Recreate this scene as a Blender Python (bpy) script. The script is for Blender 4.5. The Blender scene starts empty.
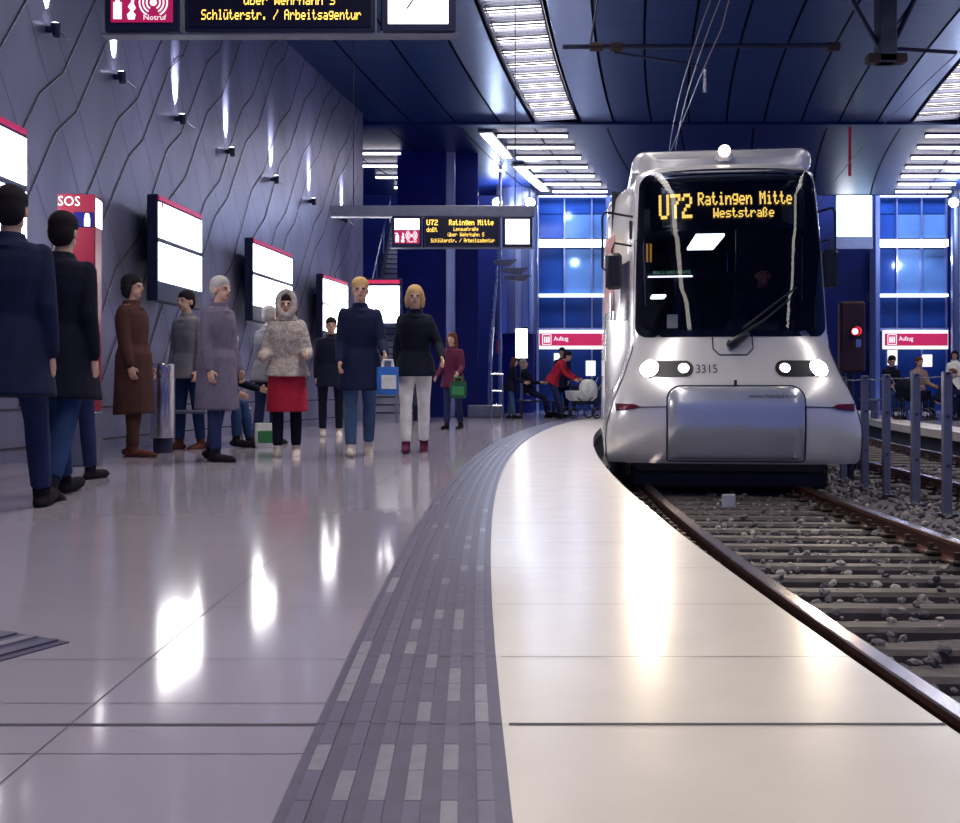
import bpy, math, random
from mathutils import Vector, Matrix
random.seed(7)
S = bpy.context.scene
COL = S.collection
PI = math.pi
R = math.radians

# ------------------------------------------------------------------ materials
MATS = {}
def mat(name, col, rough=.5, metal=0., emit=None, es=0., var=0., vscale=8., bump=0., bscale=40., spec=.5,
        rvar=0., coat=0., stretch=None):
    m = bpy.data.materials.new(name); m.use_nodes = True
    nt = m.node_tree; b = nt.nodes['Principled BSDF']
    b.inputs['Base Color'].default_value = (*col, 1)
    b.inputs['Roughness'].default_value = rough
    b.inputs['Metallic'].default_value = metal
    b.inputs['Specular IOR Level'].default_value = spec
    if coat:
        b.inputs['Coat Weight'].default_value = coat; b.inputs['Coat Roughness'].default_value = .05
    if emit:
        b.inputs['Emission Color'].default_value = (*emit, 1); b.inputs['Emission Strength'].default_value = es
    if var or bump or rvar:
        tc = nt.nodes.new('ShaderNodeTexCoord'); mp = nt.nodes.new('ShaderNodeMapping')
        nt.links.new(tc.outputs['Object'], mp.inputs['Vector'])
        if stretch: mp.inputs['Scale'].default_value = stretch
        if var or rvar:
            n = nt.nodes.new('ShaderNodeTexNoise'); n.inputs['Scale'].default_value = vscale; n.inputs['Detail'].default_value = 5
            nt.links.new(mp.outputs['Vector'], n.inputs['Vector'])
            if var:
                rp = nt.nodes.new('ShaderNodeValToRGB')
                rp.color_ramp.elements[0].position = .3; rp.color_ramp.elements[1].position = .7
                rp.color_ramp.elements[0].color = (*[c*(1-var) for c in col], 1)
                rp.color_ramp.elements[1].color = (*[min(1, c*(1+var)) for c in col], 1)
                nt.links.new(n.outputs['Fac'], rp.inputs['Fac']); nt.links.new(rp.outputs['Color'], b.inputs['Base Color'])
            if rvar:
                mr = nt.nodes.new('ShaderNodeMapRange')
                mr.inputs['To Min'].default_value = max(0.02, rough-rvar); mr.inputs['To Max'].default_value = rough+rvar
                nt.links.new(n.outputs['Fac'], mr.inputs['Value']); nt.links.new(mr.outputs['Result'], b.inputs['Roughness'])
        if bump:
            n2 = nt.nodes.new('ShaderNodeTexNoise'); n2.inputs['Scale'].default_value = bscale; n2.inputs['Detail'].default_value = 4
            bp = nt.nodes.new('ShaderNodeBump'); bp.inputs['Strength'].default_value = bump; bp.inputs['Distance'].default_value = .02
            nt.links.new(mp.outputs['Vector'], n2.inputs['Vector']); nt.links.new(n2.outputs['Fac'], bp.inputs['Height'])
            nt.links.new(bp.outputs['Normal'], b.inputs['Normal'])
    MATS[name] = m
    return m

def glass(name, tint, rough=.02):
    m = bpy.data.materials.new(name); m.use_nodes = True; nt = m.node_tree
    nt.nodes.remove(nt.nodes['Principled BSDF'])
    o = nt.nodes['Material Output']
    t = nt.nodes.new('ShaderNodeBsdfTransparent'); t.inputs['Color'].default_value = (*tint, 1)
    g = nt.nodes.new('ShaderNodeBsdfGlossy'); g.inputs['Roughness'].default_value = rough
    f = nt.nodes.new('ShaderNodeFresnel'); f.inputs['IOR'].default_value = 1.55
    x = nt.nodes.new('ShaderNodeMixShader')
    nt.links.new(f.outputs[0], x.inputs[0]); nt.links.new(t.outputs[0], x.inputs[1]); nt.links.new(g.outputs[0], x.inputs[2])
    nt.links.new(x.outputs[0], o.inputs['Surface'])
    return m

WARM = (1.0, .93, .84)
M_floor = mat('polished_stone', (.35, .32, .405), .10, var=.04, vscale=1.3, rvar=.012, spec=.62)
M_edge = mat('cream_edge_stone', (.72, .66, .61), .24, var=.03, vscale=5, rvar=.012, spec=.5)
M_joint = mat('dark_joint', (.06, .055, .08), .7)
M_tact = mat('tactile_grey', (.082, .072, .135), .42, var=.15, vscale=14)
M_rib = mat('tactile_rib', (.118, .106, .178), .33, var=.12, vscale=20)
M_rib2 = mat('tactile_rib_glint', (.24, .23, .29), .30, var=.12, vscale=30)  # paler rib colour, paints reflected light onto some segments
M_conc = mat('dark_concrete', (.03, .03, .05), .8, var=.3, vscale=4, bump=.1)
M_wall = mat('brushed_wall_metal', (.27, .27, .43), .34, .5, var=.32, vscale=.8, rvar=.08, stretch=(1, 1, .22))  # tall soft streaks put reflected light and dark into the colour
M_ceil = mat('blue_ceiling_panel', (.012, .040, .155), .36, .3, var=.2, vscale=.6, bump=.25, bscale=3, stretch=(1, 14, 1))
M_ceil2 = mat('dark_ceiling_panel', (.008, .020, .12), .42, .3, var=.25, vscale=.5)
M_gap = mat('black_gap', (.004, .004, .012), .8)
M_louv = mat('louver_metal', (.22, .26, .42), .3, .8, bump=.5, bscale=5, stretch=(.5, 30, 1))
M_lamp = mat('lamp_diffuser', (.9, .9, .9), .4, emit=WARM, es=6)
M_lampdim = mat('lamp_housing_metal', (.10, .11, .17), .4, .5, var=.1)
M_tube = mat('tube_glow', (.9, .9, .9), .4, emit=(1, .93, .95), es=9)
M_box = mat('lightbox_face', (.9, .9, .9), .2, emit=(1, .98, 1.0), es=9)
M_boxdark = mat('lightbox_casing', (.02, .025, .07), .35, .4)
M_steel = mat('brushed_steel', (.56, .55, .62), .26, 1., var=.1, vscale=3, rvar=.06, stretch=(20, 20, .3))
M_bluesteel = mat('blue_clad_metal', (.38, .43, .72), .32, .85, var=.15, vscale=2, stretch=(6, 6, .3))
M_darkmetal = mat('dark_metal', (.03, .035, .07), .4, .6, var=.2, vscale=6)
M_grey = mat('grey_metal', (.17, .18, .27), .42, .5, var=.12, vscale=6)
M_navy = mat('navy_panel', (.004, .009, .15), .5, var=.15, vscale=1.5, spec=.2)
M_red = mat('signal_red', (.28, .010, .04), .35, var=.1, vscale=5)
M_redlit = mat('lit_red_panel', (.5, .02, .08), .3, emit=(.75, .03, .12), es=.5)
M_magenta = mat('lit_magenta_panel', (.35, .01, .10), .3, emit=(.55, .015, .10), es=.55)
M_white = mat('lit_white_print', (.9, .9, .9), .4, emit=(1, .97, 1), es=.9)
M_clock = mat('clock_face_lit', (.9, .9, .9), .4, emit=(1, .98, 1), es=2.6)
M_black = mat('black_plastic', (.008, .009, .02), .4, var=.2, vscale=12)
M_led = mat('led_amber', (.3, .2, .02), .4, emit=(1.0, .62, .10), es=2.3)
M_ledbg = mat('led_screen', (.012, .010, .025), .18)
M_ball = mat('ballast_stone', (.115, .105, .125), .85, var=.45, vscale=30, bump=.5, bscale=30)
M_stone = mat('ballast_light_stone', (.30, .27, .27), .85, var=.4, vscale=25)
M_sleeper = mat('weathered_sleeper', (.062, .050, .055), .65, var=.5, vscale=6, bump=.25, bscale=25, stretch=(1, 6, 1))
M_rust = mat('rusty_rail', (.10, .038, .032), .5, .35, var=.4, vscale=12, bump=.1)
M_clip = mat('dark_rail_clip', (.035, .022, .022), .6, .3, var=.3, vscale=20)
M_railtop = mat('polished_rail_head', (.50, .42, .40), .22, 1., var=.15, vscale=6)
M_paint = mat('silver_paint', (.76, .75, .79), .25, .35, var=.02, vscale=3, coat=.5)
M_paintdk = mat('tram_seam', (.015, .015, .03), .6)
M_rubber = mat('black_rubber', (.01, .01, .018), .6, var=.2, vscale=20)
M_doorred = mat('faded_red_door', (.50, .20, .21), .35, var=.08, vscale=5)
M_head = mat('headlamp_glow', (1, 1, 1), .2, emit=(1, .86, .68), es=75)
M_head2 = mat('small_lamp_glow', (1, 1, 1), .2, emit=(1, .82, .58), es=9)
M_tail = mat('dark_red_lens', (.10, .008, .02), .2)
M_glass = glass('windscreen_glass', (.50, .54, .70))
M_glassdk = glass('side_window_glass', (.25, .28, .4))
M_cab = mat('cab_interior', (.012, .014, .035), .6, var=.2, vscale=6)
M_saloon = mat('saloon_lamp_glow', (1, 1, 1), .3, emit=(1, .97, .92), es=5)
M_green = mat('green_text_glow', (.1, .3, .1), .4, emit=(.25, .7, .35), es=.5)
M_amber = mat('amber_handle', (.5, .25, .04), .4, emit=(.9, .4, .06), es=.5)
M_wire = mat('copper_wire', (.20, .16, .22), .35, .8, var=.2, vscale=20)
M_siglamp = mat('red_signal_glow', (1, .1, .1), .3, emit=(1, .05, .07), es=20)
M_screen = mat('projection_screen_glow', (.8, .9, 1), .4, emit=(.55, .85, 1.0), es=2.6)
M_bglass = mat('blue_glazed_panel', (.11, .21, .46), .2, .25, var=.25, vscale=.8)
M_bglass2 = mat('dark_blue_glazed_panel', (.02, .06, .26), .16, .25, var=.25, vscale=.8)
M_ledge = mat('lit_ledge', (.8, .85, 1), .4, emit=(.85, .92, 1), es=2.0)
M_spot = mat('spot_lens_glow', (1, 1, 1), .3, emit=(.92, .95, 1), es=22)
M_skin = mat('skin', (.55, .33, .25), .5, var=.06, vscale=10)
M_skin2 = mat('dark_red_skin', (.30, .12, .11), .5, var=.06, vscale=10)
M_eye = mat('eye_dark', (.02, .015, .015), .3)
def cloth(name, c): return mat(name, c, .85, var=.18, vscale=9, bump=.15, bscale=60, spec=.2)

# ------------------------------------------------------------------ mesh helpers
class MB:
    def __init__(s): s.v, s.f, s.m = [], [], []
    def add(s, vs, fs, m=0):
        o = len(s.v); s.v += [Vector(p) for p in vs]
        for f in fs: s.f.append([i+o for i in f]); s.m.append(m)
        return s
    def box(s, c, d, rot=None, m=0, bev=0.):
        c = Vector(c); x, y, z = [k/2 for k in d]
        if bev:
            b = min(bev, x*.9, y*.9, z*.9); pts = []; idx = {}
            fs = []
            for sx in (-1, 1):
                for sy in (-1, 1):
                    for sz in (-1, 1):
                        for ax in range(3):
                            p = [sx*(x-b), sy*(y-b), sz*(z-b)]
                            p[ax] = (sx*x, sy*y, sz*z)[ax]
                            idx[(sx, sy, sz, ax)] = len(pts); pts.append(Vector(p))
            def q(*k): fs.append([idx[i] for i in k])
            for sg in (-1, 1):
                q((sg,-1,-1,0),(sg,1,-1,0),(sg,1,1,0),(sg,-1,1,0)); q((-1,sg,-1,1),(1,sg,-1,1),(1,sg,1,1),(-1,sg,1,1)); q((-1,-1,sg,2),(1,-1,sg,2),(1,1,sg,2),(-1,1,sg,2))
                for sh in (-1, 1):
                    q((sg,sh,-1,0),(sg,sh,1,0),(sg,sh,1,1),(sg,sh,-1,1)); q((sg,-1,sh,0),(sg,1,sh,0),(sg,1,sh,2),(sg,-1,sh,2)); q((-1,sg,sh,1),(1,sg,sh,1),(1,sg,sh,2),(-1,sg,sh,2))
                    for sk in (-1, 1): q((sg,sh,sk,0),(sg,sh,sk,1),(sg,sh,sk,2))
        else:
            pts = [Vector((a*x, b_*y, e*z)) for a in (-1, 1) for b_ in (-1, 1) for e in (-1, 1)]
            fs = [[0,1,3,2],[4,6,7,5],[0,4,5,1],[2,3,7,6],[0,2,6,4],[1,5,7,3]]
        if rot is not None: pts = [rot @ p for p in pts]
        return s.add([p+c for p in pts], fs, m)
    def loft(s, rings, m=0, cap=True, closed=True):
        n = len(rings[0]); o = len(s.v)
        for r in rings: s.v += [Vector(p) for p in r]
        for i in range(len(rings)-1):
            for j in range(n if closed else n-1):
                k = (j+1) % n
                s.f.append([o+i*n+j, o+i*n+k, o+(i+1)*n+k, o+(i+1)*n+j]); s.m.append(m)
        if cap and closed:
            s.f.append([o+j for j in range(n)][::-1]); s.m.append(m)
            s.f.append([o+(len(rings)-1)*n+j for j in range(n)]); s.m.append(m)
        return s
    def tube(s, pts, rad, n=10, m=0, up=None, flat=1.0, round_ends=False):
        pts = [Vector(p) for p in pts]
        if not isinstance(rad, (list, tuple)): rad = [rad]*len(pts)
        rad = list(rad)
        if round_ends:
            d0 = (pts[0]-pts[1]).normalized(); d1 = (pts[-1]-pts[-2]).normalized(); r0, r1 = rad[0], rad[-1]
            pts = [pts[0]+d0*r0*.95, pts[0]+d0*r0*.65]+pts+[pts[-1]+d1*r1*.65, pts[-1]+d1*r1*.95]
            rad = [r0*.3, r0*.75]+rad+[r1*.75, r1*.3]
        rings = []; u = None
        for i, p in enumerate(pts):
            a = pts[max(0, i-1)]; b = pts[min(len(pts)-1, i+1)]
            t = (b-a).normalized()
            if u is None:
                u = Vector(up) if up else (Vector((1, 0, 0)) if abs(t.x) < .8 else Vector((0, 1, 0)))
            u = (u-t*u.dot(t)).normalized(); w = t.cross(u)
            rings.append([p+(u*math.cos(2*PI*k/n)+w*math.sin(2*PI*k/n)*flat)*rad[i] for k in range(n)])
        return s.loft(rings, m)
    def ell(s, c, r, n=14, k=9, rot=None, m=0):
        c = Vector(c); rings = []
        for i in range(1, k):
            t = PI*i/k; ring = []
            for j in range(n):
                a = 2*PI*j/n
                p = Vector((r[0]*math.sin(t)*math.cos(a), r[1]*math.sin(t)*math.sin(a), -r[2]*math.cos(t)))
                if rot is not None: p = rot @ p
                ring.append(c+p)
            rings.append(ring)
        return s.loft(rings, m)
    def lathe(s, prof, c=(0, 0, 0), n=24, m=0):
        c = Vector(c)
        return s.loft([[c+Vector((r*math.cos(2*PI*k/n), r*math.sin(2*PI*k/n), z)) for k in range(n)] for r, z in prof], m)
    def mesh(s, name, mats, smooth=None):
        me = bpy.data.meshes.new(name)
        me.from_pydata([tuple(p) for p in s.v], [], s.f)
        if not isinstance(mats, (list, tuple)): mats = [mats]
        for x in mats: me.materials.append(x)
        me.polygons.foreach_set('material_index', s.m)
        me.update()
        if smooth is not None:
            me.shade_smooth(); me.set_sharp_from_angle(angle=R(smooth))
        return me
    def build(s, name, mats, parent=None, smooth=None, label=None, fix=False):
        me = s.mesh(name, mats, smooth)
        if fix:
            import bmesh
            bm = bmesh.new(); bm.from_mesh(me); bmesh.ops.recalc_face_normals(bm, faces=bm.faces); bm.to_mesh(me); bm.free()
        o = bpy.data.objects.new(name, me); COL.objects.link(o)
        if parent: o.parent = parent
        if label: o['label'] = label
        return o

def remesh(mb, name, mats, voxel, parent=None, it=3, label=None):
    """one continuous closed surface from the overlapping forms collected in mb"""
    o = mb.build('tmp_form', [], fix=True)
    md = o.modifiers.new('v', 'REMESH'); md.mode = 'VOXEL'; md.voxel_size = voxel; md.use_smooth_shade = True
    if it:
        sm = o.modifiers.new('s', 'SMOOTH'); sm.factor = .5; sm.iterations = it
    dg = bpy.context.evaluated_depsgraph_get()
    me = bpy.data.meshes.new_from_object(o.evaluated_get(dg)); me.name = name
    old = o.data; bpy.data.objects.remove(o); bpy.data.meshes.remove(old)
    me.materials.clear()
    for x in (mats if isinstance(mats, (list, tuple)) else [mats]): me.materials.append(x)
    me.shade_smooth()
    ob = bpy.data.objects.new(name, me); COL.objects.link(ob)
    if parent: ob.parent = parent
    if label: ob['label'] = label
    return ob

def thing(name, label, cat, loc=(0, 0, 0), rz=0., group=None):
    o = bpy.data.objects.new(name, None); COL.objects.link(o); o.empty_display_size = .1
    o.location = loc; o.rotation_euler = (0, 0, rz); o['label'] = label; o['category'] = cat
    if group: o['group'] = group
    return o
def tag(o, label, cat, group=None, kind=None):
    if label: o['label'] = label
    if cat: o['category'] = cat
    if group: o['group'] = group
    if kind: o['kind'] = kind
    return o
def struct(mb, name, mats, smooth=None):
    o = mb.build(name, mats, smooth=smooth); o['kind'] = 'structure'; return o
def dup(root, loc, rz, label, group=None):
    r = root.copy(); COL.objects.link(r); r.location = loc; r.rotation_euler = (0, 0, rz); r['label'] = label
    if group: r['group'] = group
    for ch in list(root.children):
        c = ch.copy(); COL.objects.link(c); c.parent = r
        for g in ch.children:
            d = g.copy(); COL.objects.link(d); d.parent = c
    return r
ORD = ['first', 'second', 'third', 'fourth', 'fifth', 'sixth', 'seventh', 'eighth', 'ninth', 'tenth', 'eleventh', 'twelfth',
       'thirteenth', 'fourteenth', 'fifteenth', 'sixteenth', 'seventeenth', 'eighteenth', 'nineteenth', 'twentieth',
       'twenty-first', 'twenty-second', 'twenty-third', 'twenty-fourth', 'twenty-fifth', 'twenty-sixth', 'twenty-seventh', 'twenty-eighth']

_txt = {}
def text2d(body, size):
    if (body, size) not in _txt:
        cu = bpy.data.curves.new('t', 'FONT'); cu.body = body; cu.size = size; cu.resolution_u = 2
        o = bpy.data.objects.new('t', cu); COL.objects.link(o)
        dg = bpy.context.evaluated_depsgraph_get()
        me = bpy.data.meshes.new_from_object(o.evaluated_get(dg))
        vs = [(v.co.x, v.co.y) for v in me.vertices]; fs = [list(p.vertices) for p in me.polygons]
        bpy.data.objects.remove(o); bpy.data.curves.remove(cu); bpy.data.meshes.remove(me)
        _txt[(body, size)] = (vs, fs)
    return _txt[(body, size)]
def put_text(mb, body, c, w=None, h=.1, xd=(1, 0, 0), yd=(0, 0, 1), m=0, fn=None):
    """lettering centred on c, capital height about h, stretched to width w"""
    vs, fs = text2d(body, h/.72)
    x0 = min(v[0] for v in vs); x1 = max(v[0] for v in vs)
    k = (w/(x1-x0)) if w else 1
    xd, yd, c = Vector(xd), Vector(yd), Vector(c)
    pts = [c+xd*((x-(x0+x1)/2)*k)+yd*(y-h/2) for x, y in vs]
    if fn: pts = [fn(p) for p in pts]
    mb.add(pts, fs, m)

G57 = {}
for ln in """U 10001 10001 10001 10001 10001 10001 01110|7 11111 00001 00010 00100 00100 00100 00100|2 01110 10001 00001 00110 01000 10000 11111
R 11110 10001 10001 11110 10100 10010 10001|a 00000 00000 01110 00001 01111 10001 01111|t 01000 01000 11100 01000 01000 01001 00110
i 00100 00000 01100 00100 00100 00100 01110|n 00000 00000 10110 11001 10001 10001 10001|g 00000 01111 10001 10001 01111 00001 01110
e 00000 00000 01110 10001 11111 10000 01110|M 10001 11011 10101 10101 10001 10001 10001|W 10001 10001 10001 10101 10101 11011 10001
s 00000 00000 01111 10000 01110 00001 11110|r 00000 00000 10110 11001 10000 10000 10000|\u00df 01100 10010 10010 10100 10010 10010 10100
L 10000 10000 10000 10000 10000 10000 11111|u 00000 00000 10001 10001 10001 10011 01101|\u00fc 01010 00000 10001 10001 10001 10011 01101
b 10000 10000 10110 11001 10001 10001 11110|h 10000 10000 10110 11001 10001 10001 10001|S 01111 10000 10000 01110 00001 00001 11110
c 00000 00000 01110 10000 10000 10001 01110|l 01100 00100 00100 00100 00100 00100 01110|. 00000 00000 00000 00000 00000 01100 01100
/ 00001 00001 00010 00100 01000 10000 10000|A 01110 10001 10001 11111 10001 10001 10001|d 00001 00001 01101 10011 10001 10001 01111
o 00000 00000 01110 10001 10001 10001 01110|B 11110 10001 10001 11110 10001 10001 11110""".split('\n'):
    for it in ln.split('|'):
        a_ = it.split(' '); G57[a_[0]] = a_[1:]
def led_text(mb, body, c, w, h, fn=None, bold=False):
    """dot-matrix lettering, one small tile for each lit dot, centred on c"""
    n = len(body)*6-1; ux, uz = w/n, h/7; c = Vector(c)
    for k, ch in enumerate(body):
        for r_, row in enumerate(G57.get(ch, [])):
            for q, bit in enumerate(row):
                if bit == '1':
                    x = c.x-w/2+(k*6+q)*ux; z = c.z+h/2-(r_+1)*uz; g = .06
                    ww = ux*(1.35 if bold else 1-g)
                    pts = [(x, z+g*uz), (x+ww, z+g*uz), (x+ww, z+uz), (x, z+uz)]
                    pts = [Vector((a, c.y, b)) for a, b in pts]
                    if fn: pts = [fn(p) for p in pts]
                    mb.add(pts, [[0, 1, 2, 3]])

# ------------------------------------------------------------------ the curved station: all radii about one centre
CX, CY = 88.9, 3.0
def P(rad, y, z=0.):
    return Vector((CX-math.sqrt(rad*rad-(y-CY)**2), y, z))
def heading(rad, y): return math.asin((y-CY)/rad)
def band(mb, r0, r1, y0, y1, z, step=1., m=0, thick=0.):
    n = max(1, int(math.ceil((y1-y0)/step)))
    for i in range(n):
        a = y0+(y1-y0)*i/n; b = y0+(y1-y0)*(i+1)/n
        mb.add([P(r0, a, z), P(r1, a, z), P(r1, b, z), P(r0, b, z)], [[0, 1, 2, 3]], m)
        if thick:
            mb.add([P(r1, a, z), P(r1, a, z-thick), P(r1, b, z-thick), P(r1, b, z)], [[0, 1, 2, 3]], m)
            mb.add([P(r0, a, z), P(r0, a, z-thick), P(r0, b, z-thick), P(r0, b, z)], [[0, 3, 2, 1]], m)
    if thick:
        for y in (y0, y1): mb.add([P(r0, y, z), P(r1, y, z), P(r1, y, z-thick), P(r0, y, z-thick)], [[0, 1, 2, 3]], m)
def vband(mb, rad, y0, y1, z0, z1, step=1., m=0):
    n = max(1, int(math.ceil((y1-y0)/step)))
    for i in range(n):
        a = y0+(y1-y0)*i/n; b = y0+(y1-y0)*(i+1)/n
        mb.add([P(rad, a, z0), P(rad, b, z0), P(rad, b, z1), P(rad, a, z1)], [[0, 1, 2, 3]], m)

H0 = 391.; CAMZ = .65; F = 1000.
R_EDGE, R_WALL, R_T1, R_MID, R_T2, R_EDGE2 = 88.0, 93.3, 86.76, 85.2, 83.64, 82.4
Z_CEIL = 6.65; Y_END = 30.6; Y_BACK = 33.0
Z_RAIL = -.28
JOINTS = [1.946, 2.44, 3.04]+[3.04+.62*i for i in range(1, 45)]

# ------------------------------------------------------------------ floor
f = MB()
band(f, R_WALL+.4, 89.225, -4, Y_BACK+.2, 0, .8, 0)
for y in (1.946, 9.03):
    f.add([P(R_WALL, y-.007, .0012), P(89.2, y-.007, .0012), P(89.2, y+.007, .0012), P(R_WALL, y+.007, .0012)], [[0, 1, 2, 3]], 1)
for y in (1.79, 2.08, 2.42, 3.0, 4.2, 5.4, 6.6, 7.8, 11.5, 14, 17, 20, 23, 26):
    f.add([P(R_WALL, y-.0011, .0012), P(89.2, y-.0011, .0012), P(89.2, y+.0011, .0012), P(R_WALL, y+.0011, .0012)], [[0, 1, 2, 3]], 1)
for r_ in (89.705, 90.9, 92.1):
    band(f, r_-.0012, r_+.0012, -1, 9, .0012, .8, 1)
# slab under the surface, closed towards the track
band(f, R_WALL+.4, R_EDGE+.1, -4, Y_BACK+.2, -.13, 1.2, 2)
vband(f, R_EDGE+.25, -4, Y_BACK, -.62, -.1, 1., 2)
struct(f, 'floor', [M_floor, M_joint, M_conc])

f = MB()
band(f, 88.863, R_EDGE, -4, Y_BACK, .001, .5, 0, thick=.12)
for y in JOINTS:
    w = .006 if abs(y-1.946) < .01 else .0016
    f.add([P(88.85, y-w, .0025), P(R_EDGE, y-w, .0025), P(R_EDGE, y+w, .0025), P(88.85, y+w, .0025)], [[0, 1, 2, 3]], 1)
struct(f, 'trim_1', [M_edge, M_joint])

# tactile strip with raised ribs
root = thing('tactile_paving', 'long dark grey ribbed tactile strip curving along the pale platform edge', 'tactile paving')
f = MB(); band(f, 89.225, 88.863, -2, Y_BACK, .002, .5, 0)
for y in JOINTS:
    f.add([P(89.225, y-.002, .003), P(88.863, y-.002, .003), P(88.863, y+.002, .003), P(89.225, y+.002, .003)], [[0, 1, 2, 3]], 1)
f.build('slab', [M_tact, M_joint], root)
f = MB(); rr = random.Random(3)
y = .946
while y < 24:
    dl = .125 if y < 9 else .5
    yc = y+dl/2
    for i in range(6):
        rc = 88.885+.0575*(i+.3)
        pr_ = .85 if (1.55 < yc < 1.81 and i > 0) or (1.96 < yc < 2.2) else (.5 if 2.2 < yc < 2.45 else (.16 if yc < 5 else .03))  # where the painted pale reflections gather
        m = 1 if rr.random() < pr_ else 0
        band(f, rc+.013, rc-.013, y, y+dl*.985, .0075, 1, m, thick=.0055)
    y += dl
f.build('rib_field', [M_rib, M_rib2], root, label='raised ribs, some painted pale as reflections')

root = thing('tactile_paving', 'small ribbed tactile patch ending in open floor near the dark crowd', 'tactile paving', (-1.06, 2.58, 0), R(-27))
f = MB(); f.box((-.6, -.5, .002), (1.2, 1.0, .004)); f.build('slab', M_tact, root)
f = MB()
for i in range(14): f.box((-.045-.078*i, -.5, .006), (.036, .98, .006), m=i % 3 == 1)
f.build('rib_field', [M_rib, M_rib2], root)

# other platform
f = MB(); band(f, R_EDGE2-.7, 74, 4, Y_BACK+.2, 0, 1, 0); vband(f, R_EDGE2-.2, 4, Y_BACK, -.62, -.1, 1, 1); band(f, R_EDGE2-.1, 74, 4, Y_BACK, -.13, 2, 1)
struct(f, 'floor', [M_floor, M_conc])
f = MB(); band(f, R_EDGE2, R_EDGE2-.7, 4, Y_BACK, .001, .7, 0, thick=.14)
struct(f, 'trim_2', [M_edge])

# ------------------------------------------------------------------ track bed
f = MB(); rr = random.Random(5)
NR, NY = 26, 150
vs = []; fs = []
for j in range(NY+1):
    y = .8+(Y_BACK+6-.8)*(j/NY)**1.35
    for i in range(NR+1):
        r_ = 88.3-(88.3-81.9)*i/NR
        vs.append(P(r_, y, -.455+rr.uniform(-.018, .018)))
for j in range(NY):
    for i in range(NR):
        a = j*(NR+1)+i; fs.append([a, a+1, a+NR+2, a+NR+1])
f.add(vs, fs); struct(f, 'floor', M_ball)

f = MB(); rr = random.Random(11)
ph = (1+5**.5)/2
ICO = [Vector(p).normalized() for p in [(-1,ph,0),(1,ph,0),(-1,-ph,0),(1,-ph,0),(0,-1,ph),(0,1,ph),(0,-1,-ph),(0,1,-ph),(ph,0,-1),(ph,0,1),(-ph,0,-1),(-ph,0,1)]]
ICF = [[0,11,5],[0,5,1],[0,1,7],[0,7,10],[0,10,11],[1,5,9],[5,11,4],[11,10,2],[10,7,6],[7,1,8],[3,9,4],[3,4,2],[3,2,6],[3,6,8],[3,8,9],[4,9,5],[2,4,11],[6,2,10],[8,6,7],[9,8,1]]
for k in range(6500):
    y = 2.2+rr.random()**1.5*12
    r_ = rr.uniform(82.6, 87.95)
    s_ = rr.uniform(.012, .034)
    q = Matrix.Rotation(rr.random()*6.28, 3, 'Z') @ Matrix.Rotation(rr.random()*3, 3, 'X')
    c = P(r_, y, (-.395 if rr.random() < .15 else -.425)+s_*.3)
    sc = Vector((s_*rr.uniform(.8, 1.3), s_*rr.uniform(.7, 1.2), s_*rr.uniform(.5, .9)))
    f.add([c+q @ Vector((p.x*sc.x*rr.uniform(.8, 1.2), p.y*sc.y*rr.uniform(.8, 1.2), p.z*sc.z*rr.uniform(.8, 1.2))) for p in ICO], ICF, 1 if rr.random() < .22 else 0)
o = f.build('track_ballast', [M_ball, M_stone]); tag(o, 'loose grey ballast stones lying between the sleepers', 'ballast', kind='stuff')

# rails
PROF = [(-.036, 0), (-.030, .006), (.030, .006), (.036, 0), (.036, -.022), (.011, -.036), (.009, -.105), (.062, -.122), (.062, -.135), (-.062, -.135), (-.062, -.122), (-.009, -.105), (-.011, -.036), (-.036, -.022)]
def rail(rc, y0, y1, label):
    mb = MB(); n = int((y1-y0)/.5); rings = []
    for i in range(n+1):
        y = y0+(y1-y0)*i/n
        th = heading(rc, y); d = Vector((math.cos(th), -math.sin(th), 0)); b = P(rc, y, Z_RAIL)
        rings.append([b+d*a+Vector((0, 0, h)) for a, h in PROF])
    mb.loft(rings)
    L = len(PROF)
    for i in range(n):
        for j in range(L):
            mb.m[i*L+j] = 1 if j in (0, 1, 2) else 0
    o = mb.build('rail', [M_rust, M_railtop], smooth=30); tag(o, label, 'rail', 'rails in the track bed')
rail(R_T1+.7525, 1.2, 24, 'rusty rail with polished head beside the pale platform edge, under the tram')
rail(R_T1-.7525, 1.2, 24, 'rusty rail of the tram track on the side of the fence posts')
rail(R_T2+.7525, 1.2, 31, 'rail of the empty far track just behind the fence posts')
rail(R_T2-.7525, 1.2, 31, 'rail of the empty far track along the opposite platform')

# sleepers
def sleeper():
    root = thing('sleeper', 'x', 'sleeper', group='sleepers of the tram track')
    mb = MB(); mb.box((0, 0, -.455), (2.36, .15, .12), bev=.02); mb.build('beam', M_sleeper, root)
    for sx in (-.7525, .7525):
        for dx in (-.085, .085):
            c = MB(); c.box((sx+dx, 0, -.376), (.09, .10, .028), bev=.008); c.tube([(sx+dx, 0, -.37), (sx+dx, 0, -.318)], .019, 8)
            c.box((sx+dx*.72, 0, -.362), (.05, .05, .03), bev=.006)
            c.build('rail_clip', M_clip, root, smooth=40)
    return root
sl = sleeper(); k = 0; ys = [2.55+.385*i for i in range(24)]
for i, y in enumerate(ys):
    b = P(R_T1, y, 0); rz = -heading(R_T1, y)
    lb = '%s weathered sleeper of the tram track counting away from the viewer' % ORD[i]
    if i == 0: sl.location = b; sl.rotation_euler = (0, 0, rz); sl['label'] = lb; sl['group'] = 'sleepers of the tram track'
    else: dup(sl, b, rz, lb)
for i in range(20):
    y = 7.4+.62*i; b = P(R_T2, y, 0)
    dup(sl, b, -heading(R_T2, y), '%s sleeper of the empty far track, counted from the post row away' % ORD[i], 'sleepers of the far track')

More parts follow.
